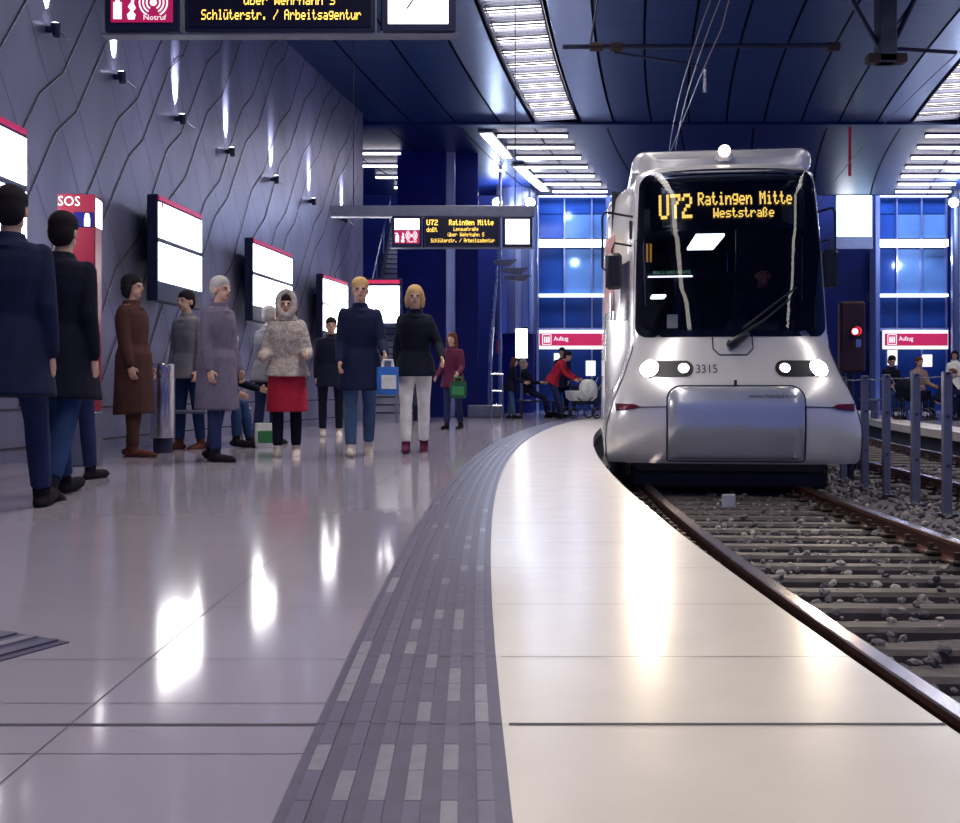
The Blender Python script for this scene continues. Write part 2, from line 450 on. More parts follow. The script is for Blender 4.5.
# fence posts between the tracks with cables
root = None
FY = [7.9, 8.7, 9.45, 10.3, 11.05, 11.95]
R_POST = 85.03
FL = ['grey fence post beyond the frame edge', 'tallest looking grey fence post, closest to the viewer', 'second grey fence post from the viewer end of the row', 'third grey fence post, middle of the row between the tracks', 'fourth grey fence post, next but one to the tram', 'last grey fence post, half hidden behind the tram skirt']
for i, y in enumerate(FY):
    if i == 0: continue
    b = P(R_POST, y, -.42); z0 = 0
    lab = FL[i]
    if root is None:
        root = thing('fence_post', lab, 'post', b, -heading(R_MID, y), 'fence posts between the tracks')
        mb = MB(); mb.box((0, 0, .62), (.075, .06, 1.24), bev=.006); mb.build('post', M_grey, root)
        mb = MB(); mb.box((0, 0, -.005), (.15, .13, .03), bev=.005); mb.build('base_plate', M_darkmetal, root)
        for z in (.42, .85, 1.22):
            mb = MB(); mb.tube([(0, -.045, z), (0, .045, z)], .012, 8); mb.build('bolt', M_darkmetal, root)
    else: dup(root, b, -heading(R_MID, y), lab)
for z, w in ((.785, 'thin steel cable strung through the tops of the fence posts'),):
    mb = MB(); pts = []
    for i in range(5):
        a, b = P(R_POST, FY[i], z), P(R_POST, FY[i+1], z)
        for k in range(5):
            t = k/5; p = a.lerp(b, t); p.z -= .012*4*t*(1-t); pts.append(p)
    pts.append(P(R_POST, FY[5], z)); mb.tube(pts, .006, 6); o = mb.build('cable', M_steel); tag(o, w, 'cable')

# ------------------------------------------------------------------ ceiling
STRIP = 89.3; STRIP2 = 81.1
f = MB()
edges = [94.0, 92.6, 91.45, 90.75, 89.8]
def ceil_run(r_hi, r_lo, y0, y1, m, n):
    w = (r_hi-r_lo)/n
    for i in range(n):
        band(f, r_hi-w*i-.02, r_hi-w*(i+1)+.02, y0, y1, Z_CEIL, 1, m)
ceil_run(94.4, 90.55, -4, 22.3, 0, 4)
ceil_run(88.05, 82.35, -4, 22.3, 0, 7)
ceil_run(79.85, 72.0, -4, 22.3, 0, 6)
for s_ in (STRIP, STRIP2):
    band(f, s_+1.22, s_+.55, -4, 22.3, Z_CEIL, 1, 1); band(f, s_-.55, s_-1.22, -4, 22.3, Z_CEIL, 1, 1)
band(f, 95, 70, -4, Y_END, Z_CEIL+.35, 1, 2)
for r_ in (STRIP+.5, STRIP-.5, STRIP2+.5, STRIP2-.5): vband(f, r_, -4, 22.3, Z_CEIL, Z_CEIL+.34, 1, 3)
ceil_run(98.0, 72.0, 22.5, Y_END, 3, 16)
a = [P(98, 22.4, Z_CEIL-.04), P(72, 22.4, Z_CEIL-.04)]
f.add([P(98, 22.3, Z_CEIL), P(72, 22.3, Z_CEIL), P(72, 22.3, Z_CEIL-.06), P(98, 22.3, Z_CEIL-.06)], [[0, 1, 2, 3]], 3)
f.add([P(98, 22.3, Z_CEIL-.06), P(72, 22.3, Z_CEIL-.06), P(72, 22.6, Z_CEIL-.06), P(98, 22.6, Z_CEIL-.06)], [[0, 1, 2, 3]], 3)
f.add([P(98, Y_END, Z_CEIL-.02), P(72, Y_END, Z_CEIL-.02), P(72, Y_END, Z_CEIL+2), P(98, Y_END, Z_CEIL+2)], [[0, 1, 2, 3]], 3)
struct(f, 'ceiling', [M_ceil, M_louv, M_gap, M_ceil2])

# luminaires of the two long light strips
def luminaire(L):
    root = thing('ceiling_light', 'x', 'ceiling light')
    mb = MB(); mb.box((0, 0, .21), (.9, L, .02), m=0); mb.build('reflector', M_lampdim, root)
    mb = MB(); mb.box((0, 0, .075), (.86, L*.46, .03), bev=.012); mb.build('diffuser', M_lamp, root)
    mb = MB()
    for k in range(5): mb.box((0, -L/2+L*(k+.5)/5, .03), (.92, .012, .03))
    for x in (-.455, .455): mb.box((x, 0, .05), (.012, L, .09))
    mb.build('louver', M_grey, root)
    return root
lum = None
for s_, nm in ((STRIP, 'light strip over the waiting crowd'), (STRIP2, 'light strip over the opposite platform')):
    for i in range(11):
        y = 21.95-.67*i
        lb = '%s bright louvred luminaire of the %s, from its far end' % (ORD[i], nm); g = 'luminaires of the '+nm
        if lum is None: lum = luminaire(.67); lum.location = P(s_, y, Z_CEIL); lum.rotation_euler = (0, 0, -heading(s_, y)); lum['label'] = lb; lum['group'] = g
        else: dup(lum, P(s_, y, Z_CEIL), -heading(s_, y), lb, g)
    root = thing('ceiling_light', 'continuous louvred run of the %s overhead' % nm, 'ceiling light')
    mb = MB(); y = 14.25
    while y > -3.5:
        th = heading(s_, y); mb.box(P(s_, y, Z_CEIL+.165), (.5, .63, .03), Matrix.Rotation(-th, 3, 'Z')); y -= .67
    mb.build('diffuser', M_lamp, root)
    mb = MB(); band(mb, s_-.45, s_+.45, -3.5, 14.5, Z_CEIL+.21, 1); mb.build('reflector', M_lampdim, root)

# tube lamps of the far section
def tube_lamp(wd):
    root = thing('tube_light', 'x', 'ceiling light')
    mb = MB(); mb.box((0, 0, -.02), (wd+.06, .11, .05), bev=.01); mb.build('housing', M_grey, root)
    mb = MB(); mb.tube([(-wd/2, 0, -.06), (wd/2, 0, -.06)], .034, 10); mb.build('tube', M_tube, root)
    return root
tl = None
for rc, nm, wd in ((90.0, 'over the waiting platform', 1.62), (80.3, 'over the opposite platform', 1.62), (94.3, 'above the stairs', 1.5)):
    for i in range(7 if wd > 1.55 else 5):
        y = 23.3+1.08*i if wd > 1.55 else 25+1.4*i
        lb = '%s thin glowing tube in the row %s, from the light strip backwards' % (ORD[i], nm); g = 'tube lights '+nm
        if tl is None: tl = tube_lamp(1.62); tl.location = P(rc, y, Z_CEIL); tl.rotation_euler = (0, 0, 0); tl['label'] = lb; tl['group'] = g
        else: dup(tl, P(rc, y, Z_CEIL), 0, lb, g)
# two glowing strips added for reflected glare beside the pillar
for y0, y1, rc, lb in ((23.0, 25.4, 91.0, 'short glowing ceiling strip added for glare close to the navy pillar'), (26.4, 29.6, 90.95, 'longer glowing ceiling strip added for glare behind the navy pillar')):
    root = thing('glare_strip', lb, 'ceiling light', group='glare strips beside the pillar')
    mb = MB(); band(mb, rc+.16, rc-.16, y0-.05, y1+.05, Z_CEIL-.01, 1, 0, thick=.06); mb.build('housing', M_grey, root)
    mb = MB(); band(mb, rc+.12, rc-.12, y0, y1, Z_CEIL-.085, 1); mb.build('diffuser', M_lamp, root)

# ------------------------------------------------------------------ left wall with its line lattice
f = MB(); vband(f, R_WALL, -3, 21.6, 0, Z_CEIL+.3, .6, 0)
f.add([P(R_WALL, 21.6, 0), P(R_WALL+.5, 21.6, 0), P(R_WALL+.5, 21.6, Z_CEIL+.3), P(R_WALL, 21.6, Z_CEIL+.3)], [[0, 1, 2, 3]], 0)
rr = random.Random(21)
def wline(pts, w, m):
    for (s0, z0), (s1, z1) in zip(pts[:-1], pts[1:]):
        if not (0 < s0 < 21.5 and 0 < s1 < 21.5): continue
        d = Vector((s1-s0, z1-z0)).normalized(); n = Vector((-d.y, d.x))*w/2
        q = [(s0+n.x, z0+n.y), (s1+n.x, z1+n.y), (s1-n.x, z1-n.y), (s0-n.x, z0-n.y)]
        f.add([P(R_WALL-.006, s, z) for s, z in q], [[0, 1, 2, 3]], m)
for k in range(-6, 30):
    s, z = .2+k*.74, .50; pts = [(s, z)]; long_ = k % 2 == 0
    while z < Z_CEIL:
        dz = rr.uniform(.95, 1.35) if long_ else rr.uniform(.28, .42); sl_ = rr.uniform(.66, .76) if long_ else 1.35
        z2 = min(Z_CEIL, z+dz); s += (z2-z)*sl_; z = z2; pts.append((s, z)); long_ = not long_
    wline(pts, .018, 1)
    wline([(a+.014, b-.006) for a, b in pts], .006, 2)  # pale line beside each groove paints its bright edge highlight
for k in range(0, 44):
    s, z = .5+k*.74, .52; pts = [(s, z)]
    while z < Z_CEIL:
        dz = rr.uniform(1.0, 1.8); z2 = min(Z_CEIL, z+dz); s -= (z2-z)*rr.uniform(.55, .72); z = z2; pts.append((s, z))
    wline(pts, .008, 1)
for z in (.48, .13): wline([(a*.6, z) for a in range(0, 36)], .022, 1)
struct(f, 'wall_left', [M_wall, M_joint, M_steel], smooth=20)

# uplights on the wall
LAMP_Y = [9.6, 11.05, 12.75, 14.5, 16.4, 18.3, 20.2]
LL = ['by the red-topped display at the wall start', 'above the red help point', 'above the largest display box', 'between the two big display boxes', 'above the second display box', 'above the third display box', 'at the far wall end']
ul = None
for i, y in enumerate(LAMP_Y):
    b = P(R_WALL, y, 4.12); rz = -heading(R_WALL, y); lb = 'small dark wall uplight %s' % LL[i]
    if ul is None:
        ul = thing('wall_uplight', lb, 'wall light', b, rz, 'uplights along the metal wall')
        mb = MB(); mb.box((.04, 0, 0), (.08, .05, .06), bev=.01); mb.build('bracket', M_darkmetal, ul)
        mb = MB(); mb.tube([(.105, 0, -.07), (.095, 0, .05)], [.034, .046], 14); mb.build('lamp_head', M_darkmetal, ul, smooth=40)
        mb = MB(); mb.tube([(.0945, 0, .05), (.094, 0, .056)], [.036, .036], 14); mb.build('lens', M_spot, ul)
        mb = MB(); mb.tube([(.12, .03, -.02), (.22, .09, -.10)], .006, 6); mb.build('aiming_rod', M_steel, ul)
    else: dup(ul, b, rz, lb)
    ld = bpy.data.lights.new('uplight', 'SPOT'); ld.energy = 650; ld.spot_size = R(34); ld.spot_blend = .8; ld.color = (.86, .9, 1); ld.shadow_soft_size = .03
    lo = bpy.data.objects.new('uplight', ld); COL.objects.link(lo)
    th = heading(R_WALL, y); nrm = Vector((math.cos(th), -math.sin(th), 0))
    lo.location = b+nrm*.092+Vector((0, 0, .10)); lo.rotation_euler = (Vector((0, 0, 1))-nrm*.34).to_track_quat('-Z', 'Y').to_euler()

# wall display boxes
def display_box(y0, y1, label, zt=2.88, zb=1.92):
    ym = (y0+y1)/2; root = thing('display_box', label, 'illuminated display', P(R_WALL-.16, ym, 0), -heading(R_WALL, ym), 'illuminated display boxes on the metal wall')
    L = y1-y0; zm = (zt+zb)/2
    mb = MB(); mb.box((.095, 0, zm-.1), (.13, L+.05, zt-zb+.26), bev=.01); mb.box((-.03, 0, zm), (.24, L*.5, .4)); mb.build('casing', M_boxdark, root)
    hh = (zt-zb)
    for k, (za, zc) in enumerate(((zt-.02-.04, zm+.02), (zm-.04, zb))):
        mb = MB(); mb.box((.164, 0, (za+zc)/2), (.012, L, za-zc)); mb.build('light_panel', M_box, root)
    mb = MB(); mb.box((.165, 0, zt-.005), (.016, L, .045)); pm = mb.build('header_strip', M_magenta, root, label='red header strip')
    mb = MB(); mb.lathe([(.030, -.002), (.030, .002)], (0, 0, 0), 14)
    mb.v = [Vector((.176+v.z, v.y-L/2+.07, v.x+zt-.085)) for v in mb.v]; mb.build('emblem', M_redlit, root)
    return root
display_box(7.2, 8.62, 'wall display box at the very start of the metal wall, over the dark crowd')
display_box(11.5, 12.8, 'largest lit two-panel wall display box, above the person in brown')
display_box(14.75, 16.5, 'second lit wall display box, behind the fur-hooded person')
display_box(18.15, 19.6, 'smaller third lit wall display box, behind the person in navy', 2.75, 1.75)
# standing display at the stair foot
root = thing('display_stand', 'lit display facing the platform at the stair foot beside the navy pillar', 'illuminated display', (-1.97, 20.3, 0))
mb = MB(); mb.box((0, 0, 2.44), (.78, .14, 1.0), bev=.01); mb.build('casing', M_boxdark, root)
mb = MB(); mb.box((0, -.075, 2.4), (.68, .012, .74)); mb.build('light_panel', M_box, root)
mb = MB(); mb.box((0, -.076, 2.86), (.68, .014, .07)); mb.build('header_strip', M_redlit, root, label='red header strip')
for x in (-.28, .28):
    mb = MB(); mb.box((x, .0, .97), (.06, .06, 1.94)); mb.build('leg', M_grey, root)

# SOS help point
root = thing('help_point', 'tall red emergency help pillar with grey foot and white top letters', 'emergency pillar', (-3.50, 8.75, 0), R(8))
mb = MB(); mb.box((0, 0, .235), (.33, .26, .47), bev=.01); mb.build('foot', M_grey, root)
mb = MB(); mb.box((0, 0, 1.27), (.31, .24, 1.6), bev=.008); mb.build('body', M_red, root)
mb = MB(); mb.box((0, 0, 2.21), (.31, .24, .28), bev=.006); hd = mb.build('head', M_red, root)
mb = MB(); mb.box((.157, 0, 2.2), (.008, .2, .24)); mb.build('side_lamp', M_box, hd)
mb = MB(); mb.box((.06, -.121, 2.13), (.17, .006, .13)); mb.build('picture_panel', M_navy, hd)
mb = MB(); put_text(mb, 'SOS', (-.06, -.1255, 2.29), .18, .085); mb.build('lettering', M_white, hd)
mb = MB(); mb.ell((.09, -.127, 2.165), (.02, .003, .022)); mb.box((.09, -.126, 2.11), (.05, .004, .075), bev=.002); mb.build('figure_symbol', M_white, hd)
mb = MB(); mb.box((0, -.124, 1.55), (.16, .012, .22), bev=.004); mb.build('speaker_grille', M_darkmetal, root)
mb = MB(); mb.lathe([(.035, -.008), (.035, .008)], n=16); mb.v = [Vector((v.x, -.128+v.z, v.y+1.3)) for v in mb.v]; mb.build('call_button', M_steel, root)
# red leaning board by the pillar
# trash can
root = thing('trash_can', 'brushed steel cylinder waste bin on a dark foot by the wall', 'bin', (-3.33, 10.5, 0))
mb = MB(); mb.lathe([(.10, 0), (.10, .18)]); mb.build('foot', M_darkmetal, root, smooth=40)
mb = MB(); mb.lathe([(.122, .16), (.127, .17), (.127, .78), (.124, .79), (.127, .80), (.127, .92), (.121, .935)], n=36); mb.build('body', M_steel, root, smooth=40)
mb = MB(); mb.lathe([(.105, .932), (.105, .942)], n=28); mb.build('opening', M_black, root)

# ------------------------------------------------------------------ overhead platform signs
def platform_sign(x, y, label, upper):
    root = thing('platform_sign', label, 'platform sign', (x, y, 2.86), 0, 'overhead platform signs')
    D = .11
    mb = MB(); mb.box((.62, .06, .56), (3.14, .16, .17), bev=.008); mb.build('beam', M_grey, root)
    for hx in (-.6, 1.9):
        mb = MB(); mb.tube([(hx, .06, .6), (hx, .06, Z_CEIL-2.86)], .007, 8); mb.build('hanger', M_darkmetal, root)
    mb = MB(); mb.box((1.08, 0, -.012), (2.2, D*.8, .012)); mb.build('lower_lip', M_grey, root)
    # emergency panel
    mb = MB(); mb.box((.233, 0, .235), (.465, D, .47), bev=.008); e = mb.build('emergency_panel', M_boxdark, root)
    yf = -D/2-.003
    mb = MB(); mb.box((.233, yf, .35), (.38, .006, .17)); mb.build('lit_face', M_clock, e)
    mb = MB(); mb.box((.233, yf, .155), (.38, .006, .2)); mb.build('lit_face', M_magenta, e, label='magenta pictogram face')
    yg = yf-.005
    mb = MB(); mb.box((.085, yg, .125), (.052, .004, .105), bev=.0015); mb.box((.085, yg, .19), (.025, .004, .03)); mb.box((.07, yg, .21), (.05, .004, .012)); mb.build('extinguisher_symbol', M_white, e)
    mb = MB(); mb.add([(.15, yg, .07), (.19, yg, .07), (.197, yg, .10), (.18, yg, .12), (.2, yg, .14), (.185, yg, .165), (.19, yg, .2), (.165, yg, .225), (.17, yg, .18), (.148, yg, .15), (.165, yg, .125), (.142, yg, .1)], [list(range(12))]); mb.build('flame_symbol', M_white, e)
    mb = MB(); cx_, cz_ = .305, .175
    for r0, r1, full in ((0, .022, True), (.036, .046, False), (.058, .068, False), (.08, .09, False)):
        for a0, a1 in (((0, 360),) if full else ((-62, 62), (118, 242))):
            n = 14
            for q in range(n):
                t0, t1 = R(a0+(a1-a0)*q/n), R(a0+(a1-a0)*(q+1)/n)
                mb.add([(cx_+r0*math.cos(t0), yg, cz_+r0*math.sin(t0)), (cx_+r1*math.cos(t0), yg, cz_+r1*math.sin(t0)), (cx_+r1*math.cos(t1), yg, cz_+r1*math.sin(t1)), (cx_+r0*math.cos(t1), yg, cz_+r0*math.sin(t1))], [[0, 1, 2, 3]])
    mb.build('call_symbol', M_white, e)
    mb = MB(); put_text(mb, 'Notruf', (.315, yg, .085), .14, .034); mb.build('lettering', M_white, e)
    # led display
    mb = MB(); mb.box((1.08, 0, .235), (1.17, D, .47), bev=.008); d = mb.build('display', M_boxdark, root)
    mb = MB(); mb.box((1.08, yf, .235), (1.12, .006, .42)); mb.build('screen', M_ledbg, d)
    mb = MB()
    led_text(mb, 'U72', (.62, yg, .375), .17, .085, bold=True); led_text(mb, upper, (.62, yg, .265), .17, .07)
    led_text(mb, 'Ratingen Mitte', (1.22, yg, .375), .68, .085, bold=True)
    led_text(mb, 'Lenaustra\u00dfe', (1.14, yg, .275), .38, .058)
    led_text(mb, '\u00fcber Wehrhahn S', (1.14, yg, .19), .56, .06)
    led_text(mb, 'Schl\u00fcterstr. / Arbeitsagentur', (1.09, yg, .10), .98, .062)
    mb.build('lettering', M_led, d)
    # clock
    mb = MB(); mb.box((1.93, 0, .235), (.46, D, .47), bev=.008); c = mb.build('clock', M_boxdark, root)
    mb = MB(); mb.box((1.93, yf, .235), (.37, .006, .38), bev=.002); mb.build('clock_face', M_clock, c)
    mb = MB()
    for a, l, w in ((R(35), .16, .007), (R(215), .12, .010)):
        d2 = Vector((math.sin(a), 0, math.cos(a))); mb.box(Vector((1.93, yg, .235))+d2*l/2, (w, .003, l), Matrix.Rotation(a, 3, 'Y'))
    mb.build('clock_hand', M_black, c)
    return root
platform_sign(-2.31, 6.2, 'near overhead sign with clock, amber text and emergency panel, cut by the top edge', 'doBt')
platform_sign(-1.355, 15.4, 'smaller overhead sign hanging in front of the navy pillar', 'doBt')

# ------------------------------------------------------------------ pillar, stairs, far column
f = MB(); f.box((-1.47, 25.6, 3.35), (1.2, 1.2, 6.7)); f.box((-.335, 25.7, 3.35), (.57, 1.0, 6.7)); struct(f, 'pillar', M_navy)
f = MB(); f.box((-.745, 25.35, 3.35), (.25, .5, 6.7), bev=.02); struct(f, 'column', M_bluesteel)
o = MB(); o.box((.12, 24.9, .15), (.85, .6, .3), bev=.02); tag(o.build('plinth', M_grey), 'low pale grey plinth at the foot of the navy pillar', 'plinth')

root = thing('staircase', 'grey stair flight climbing between the metal wall and the navy pillar', 'stairs')
mb = MB(); NS = 34
for i in range(NS):
    y = 22.2+.29*i; z = .175*(i+1)
    mb.box((-2.1, y+.15, z-.09), (1.3, .3, .17), m=0); mb.box((-2.1, y+.005, z-.012), (1.3, .03, .026), m=1)
mb.build('flight', [mat('pale_step_stone', (.36, .35, .46), .5, var=.15, vscale=3), M_darkmetal], root)
for x, nm in ((-2.8, 'stringer'), (-1.42, 'stringer')):
    mb = MB(); a = Vector((x, 22.0, .15)); b = Vector((x, 32.1, 6.25)); d = (b-a)
    rot = Matrix.Rotation(math.atan2(d.z, d.y), 3, 'X'); mb.box((a+b)/2, (.1, d.length, .42), rot); mb.build(nm, M_darkmetal, root)
    mb = MB(); mb.tube([a+Vector((0, 0, 1.0)), b+Vector((0, 0, 1.0))], .025, 8); mb.build('handrail', M_steel, root)
    for k in range(5):
        p = a.lerp(b, (k+.5)/5); mb = MB(); mb.tube([p, p+Vector((0, 0, 1.0))], .018, 8); mb.build('baluster', M_steel, root)

# far clad column with alcove
f = MB(); c0 = Vector((1.12, 30, 0))
f.lathe([(.62, 2.35), (.62, 6.9)], c0, 40, 0); f.lathe([(.52, 0), (.52, 2.36)], c0, 32, 1)
for k in range(9):
    a = R(180+20*k); f.box(c0+Vector((.621*math.cos(a), .621*math.sin(a), 4.6)), (.012, .012, 4.5), m=2)
struct(f, 'column', [M_bluesteel, M_navy, M_joint], smooth=30)
f = MB(); c0 = Vector((14.9, 30, 0)); f.lathe([(.7, 0), (.7, 6.9)], c0, 40, 0)
for k in range(9):
    a = R(180+20*k); f.box(c0+Vector((.701*math.cos(a), .701*math.sin(a), 3.4)), (.012, .012, 6.8), m=2)
struct(f, 'column', [M_bluesteel, M_navy, M_joint], smooth=30)
root = thing('lit_display', 'upright glowing white panel in the alcove below the clad column', 'illuminated display', (1.22, 29.42, 0))
mb = MB(); mb.box((0, 0, 2.05), (.42, .06, 1.0), bev=.02); mb.build('casing', M_boxdark, root)
mb = MB(); mb.box((0, -.035, 2.05), (.34, .01, .85), bev=.004); mb.build('light_face', M_box, root)
mb = MB(); mb.box((0, .02, .8), (.08, .05, 1.6)); mb.build('post', M_grey, root)
# strut and blades
root = thing('slanted_strut', 'pale slanted steel strut between navy pillar and clad column', 'strut', (.3, 27.5, 0))
mb = MB(); mb.tube([(-.05, 0, 0), (.0, 0, 2.0), (.22, .1, 4.6)], [.05, .06, .04], 10); mb.build('tapered_bar', M_steel, root, smooth=40)
mb = MB(); mb.box((-.05, 0, .01), (.25, .25, .02)); mb.build('base_plate', M_grey, root)
root = thing('blade_bracket', 'dark post carrying three wedge blades beside the clad column', 'bracket', (.55, 27.2, 0))
mb = MB(); mb.tube([(0, 0, 0), (0, 0, 6.6)], .045, 10); mb.build('post', M_bluesteel, root, smooth=40)
for z, l, x in ((4.2, .62, .18), (3.98, .7, .42), (3.78, .74, .46)):
    mb = MB(); mb.add([(x-.35, -.1, z), (x+l-.35, -.1, z+.02), (x+l-.55, -.1, z-.16), (x-.35, -.1, z-.1), (x-.35, .1, z), (x+l-.35, .1, z+.02), (x+l-.55, .1, z-.16), (x-.35, .1, z-.1)], [[0,1,2,3],[4,7,6,5],[0,4,5,1],[1,5,6,2],[2,6,7,3],[3,7,4,0]])
    mb.build('blade', M_grey, root)
o = MB(); o.box((.60, 29.82, 1.98), (.22, .16, .42), bev=.01); root = tag(o.build('fire_box', M_red), 'small red box mounted at the dark foot of the clad column', 'fire box')

# spotlights far away
def spot(x, y, z, label, e=150):
    root = thing('spotlight', label, 'spotlight', (x, y, z), 0, 'bright spotlights in the far hall')
    mb = MB(); mb.tube([(0, .05, Z_CEIL-z), (0, .05, .1)], .02, 8); mb.build('stem', M_darkmetal, root)
    mb = MB(); mb.tube([(0, .2, .02), (0, -.08, -.04)], [.09, .15], 16); mb.build('lamp_head', M_darkmetal, root, smooth=40)
    mb = MB(); mb.ell((0, -.085, -.045), (.14, .03, .14)); mb.build('lens', M_spot, root, smooth=60)
    ld = bpy.data.lights.new('spot', 'POINT'); ld.energy = e; ld.color = (.6, .75, 1); ld.shadow_soft_size = .15
    lo = bpy.data.objects.new('spot', ld); COL.objects.link(lo); lo.location = (x, y-.3, z-.1)
spot(.5, 29.0, 6.15, 'bright spotlight between navy pillar and clad column')
spot(1.45, 29.0, 6.15, 'bright spotlight in front of the clad column top')
spot(13.7, 29.0, 6.15, 'bright spotlight near the column of the opposite platform')

# ------------------------------------------------------------------ back wall with glazed bays
f = MB(); f.box((8, Y_BACK+.35, 5), (34, .2, 12)); struct(f, 'wall_back', mat('deep_navy_wall', (.003, .007, .075), .6, var=.2, vscale=1, spec=.2))
def bay(x0, x1, n):
    f = MB()
    for k in range(n):
        a = x0+(x1-x0)*k/n; b = x0+(x1-x0)*(k+1)/n
        dark = k == 0
        for z0, z1, dk in ((2.75, 3.75, 1), (3.85, 5.35, 0), (5.7, 6.5, 0), (6.5, 8.6, 1)):
            f.box(((a+b)/2, Y_BACK+.1, (z0+z1)/2), (b-a-.05, .05, z1-z0-.03), m=1 if (dark or dk) else 0)
    struct(f, 'window_%d' % (1 if x0 < 5 else 2), [M_bglass, M_bglass2])
    f = MB()
    for k in range(n+1): f.box((x0+(x1-x0)*k/n, Y_BACK+.05, 4.3), (.05, .1, 8.6), m=0)
    for z, h, m in ((7.12, .12, 1), (5.52, .24, 1), (3.80, .09, 1), (2.68, .1, 0)): f.box(((x0+x1)/2, Y_BACK, z), (x1-x0, .25, h), m=m)
    struct(f, 'trim_%d' % (3 if x0 < 5 else 4), [M_bluesteel, M_ledge])
    f = MB()   # lower wall and doorway
    f.box(((x0+x1)/2, Y_BACK+.1, 1.0), (x1-x0, .1, 2.0), m=0)
    struct(f, 'door_%d' % (1 if x0 < 5 else 2), [M_bglass2])
bay(1.88, 4.6, 3); bay(12.95, 15.4, 3)
f = MB(); f.box((12.95, 32.8, 3.55), (.14, .5, 7.1)); f.box((1.88, 32.8, 3.55), (.08, .4, 7.1)); f.box((4.2, 32.8, 3.55), (.12, .4, 7.1)); struct(f, 'trim_5', M_bluesteel)
def lift_sign(x0, x1, label, txt):
    root = thing('lift_sign', label, 'sign', ((x0+x1)/2, Y_BACK-.25, 0)); w = x1-x0
    mb = MB(); mb.box((0, 0, 2.33), (w, .16, .62), bev=.01); mb.build('casing', M_box if False else M_white, root)
    mb = MB(); mb.box((0, -.085, 2.33), (w*.98, .01, .4)); mb.build('red_face', M_redlit, root)
    mb = MB(); put_text(mb, txt, (-w*.16, -.094, 2.37), w*.22, .15); mb.build('lettering', M_white, root)
    mb = MB()
    c = Vector((-w/2+.26, -.094, 2.33))
    for a, b, dx, dz in ((.28, .02, 0, .16), (.28, .02, 0, -.16), (.02, .32, -.14, 0), (.02, .32, .14, 0)): mb.box(c+Vector((dx, 0, dz)), (a, .004, b))
    for dx in (-.07, 0, .07):
        mb.ell(c+Vector((dx, 0, .07)), (.025, .003, .025)); mb.box(c+Vector((dx, 0, -.03)), (.045, .004, .14))
    mb.build('lift_symbol', M_white, root)
lift_sign(1.92, 4.05, 'red and white lift sign left of the tram in the far hall', 'Aufzug')
lift_sign(13.2, 15.3, 'red and white lift sign above the opposite platform', 'Aufzug')
# lit posters behind
for x, z, h, lb in ((2.6, 1.62, .55, 'small lit notice below the lift sign by the red-jacketed person'), (3.65, 1.4, .5, 'small lit notice next to the tram under the lift sign'), (13.6, 1.75, .5, 'small lit notice under the opposite lift sign, above the seated man'), (14.75, 1.65, .4, 'second lit notice under the opposite lift sign')):
    o = MB(); o.box((x, Y_BACK-.02, z), (.32, .04, h), bev=.01); tag(o.build('notice', M_white), lb, 'notice', 'lit notices in the far hall')
o = MB(); o.box((15.0, 29.15, 2.0), (.5, .1, 1.7), bev=.02); o.box((15.0, 29.2, .6), (.1, .06, 1.2)); tag(o.build('lit_display', M_box), 'tall glowing white panel by the column above the white-jacketed woman', 'illuminated display')
# projection screen by the tunnel mouth
root = thing('projection_screen', 'glowing white-blue screen hanging in the tunnel mouth beside the tram', 'screen', (12.05, 32.2, 0))
mb = MB(); mb.box((0, .06, 6.1), (1.22, .1, 1.75), bev=.01); mb.build('casing', M_grey, root)
mb = MB(); mb.box((0, 0, 6.3), (1.12, .02, 1.36)); mb.build('screen', M_screen, root)
mb = MB(); mb.box((-.28, -.013, 6.4), (.42, .006, .7)); mb.box((-.28, -.013, 5.78), (.42, .006, .28)); mb.build('picture', M_box, root)
# red signal
b = Vector((4.46, 12.0, -.46))
root = thing('rail_signal', 'dark signal head with one glowing red lamp right of the tram', 'signal', b, R(-6))
mb = MB(); mb.tube([(0, .08, 0), (0, .08, 1.4)], .05, 12); mb.build('mast', M_darkmetal, root)
mb = MB(); mb.box((0, 0, 1.76), (.30, .14, .85), bev=.03); mb.build('housing', mat('dark_red_housing', (.035, .006, .02), .5, var=.2), root)
mb = MB(); mb.ell((.02, -.075, 1.82), (.038, .02, .038)); mb.build('lamp', M_siglamp, root, smooth=60)
mb = MB(); mb.tube([(.02, -.07, 1.82), (.02, -.15, 1.82)], .055, 14); 
mb.f = mb.f[:-2]; mb.m = mb.m[:-2]; mb.build('visor', M_black, root, smooth=40)
mb = MB(); mb.box((.06, -.073, 1.68), (.06, .006, .09)); mb.build('number_plate', M_steel, root)
o = MB(); o.tube([(8.34, 22.55, 6.66), (8.34, 22.55, 5.5)], .035, 10); tag(o.build('red_streak_bar', mat('dim_red_glow', (.3, .01, .03), .4, emit=(.5, .02, .08), es=.10)), 'thin dim red bar added for a red streak above the tram roof', 'light bar')  # added glowing bar in place of a red light streak

# ------------------------------------------------------------------ catenary
cat = thing('catenary_support', 'dark hanging mast with slanting struts and cross tube above the tracks', 'overhead line support', (5.15, 12.7, 0))
mb = MB(); mb.box((0, 0, 5.75), (.22, .2, 1.9), bev=.01); mb.build('mast', M_darkmetal, cat)
for dx, l in ((-1.0, 'strut'), (.85, 'strut')):
    mb = MB(); mb.tube([(0, 0, 4.86), (dx, 0, 6.62)], .035, 8); mb.build(l, M_darkmetal, cat)
mb = MB(); mb.tube([(-4.1, 0, 5.02), (-.6, 0, 5.04)], .03, 10); tb = mb.build('cross_tube', M_darkmetal, cat)
for x in (-3.75, -3.5, -.75):
    mb = MB(); mb.tube([(x, 0, 5.02), (x+.16, 0, 5.02)], .055, 10); mb.build('insulator', M_clip, tb)
mb = MB(); mb.tube([(-3.45, 0, 4.95), (-2.35, 0, 4.78)], .018, 8); mb.build('steady_arm', M_darkmetal, cat)
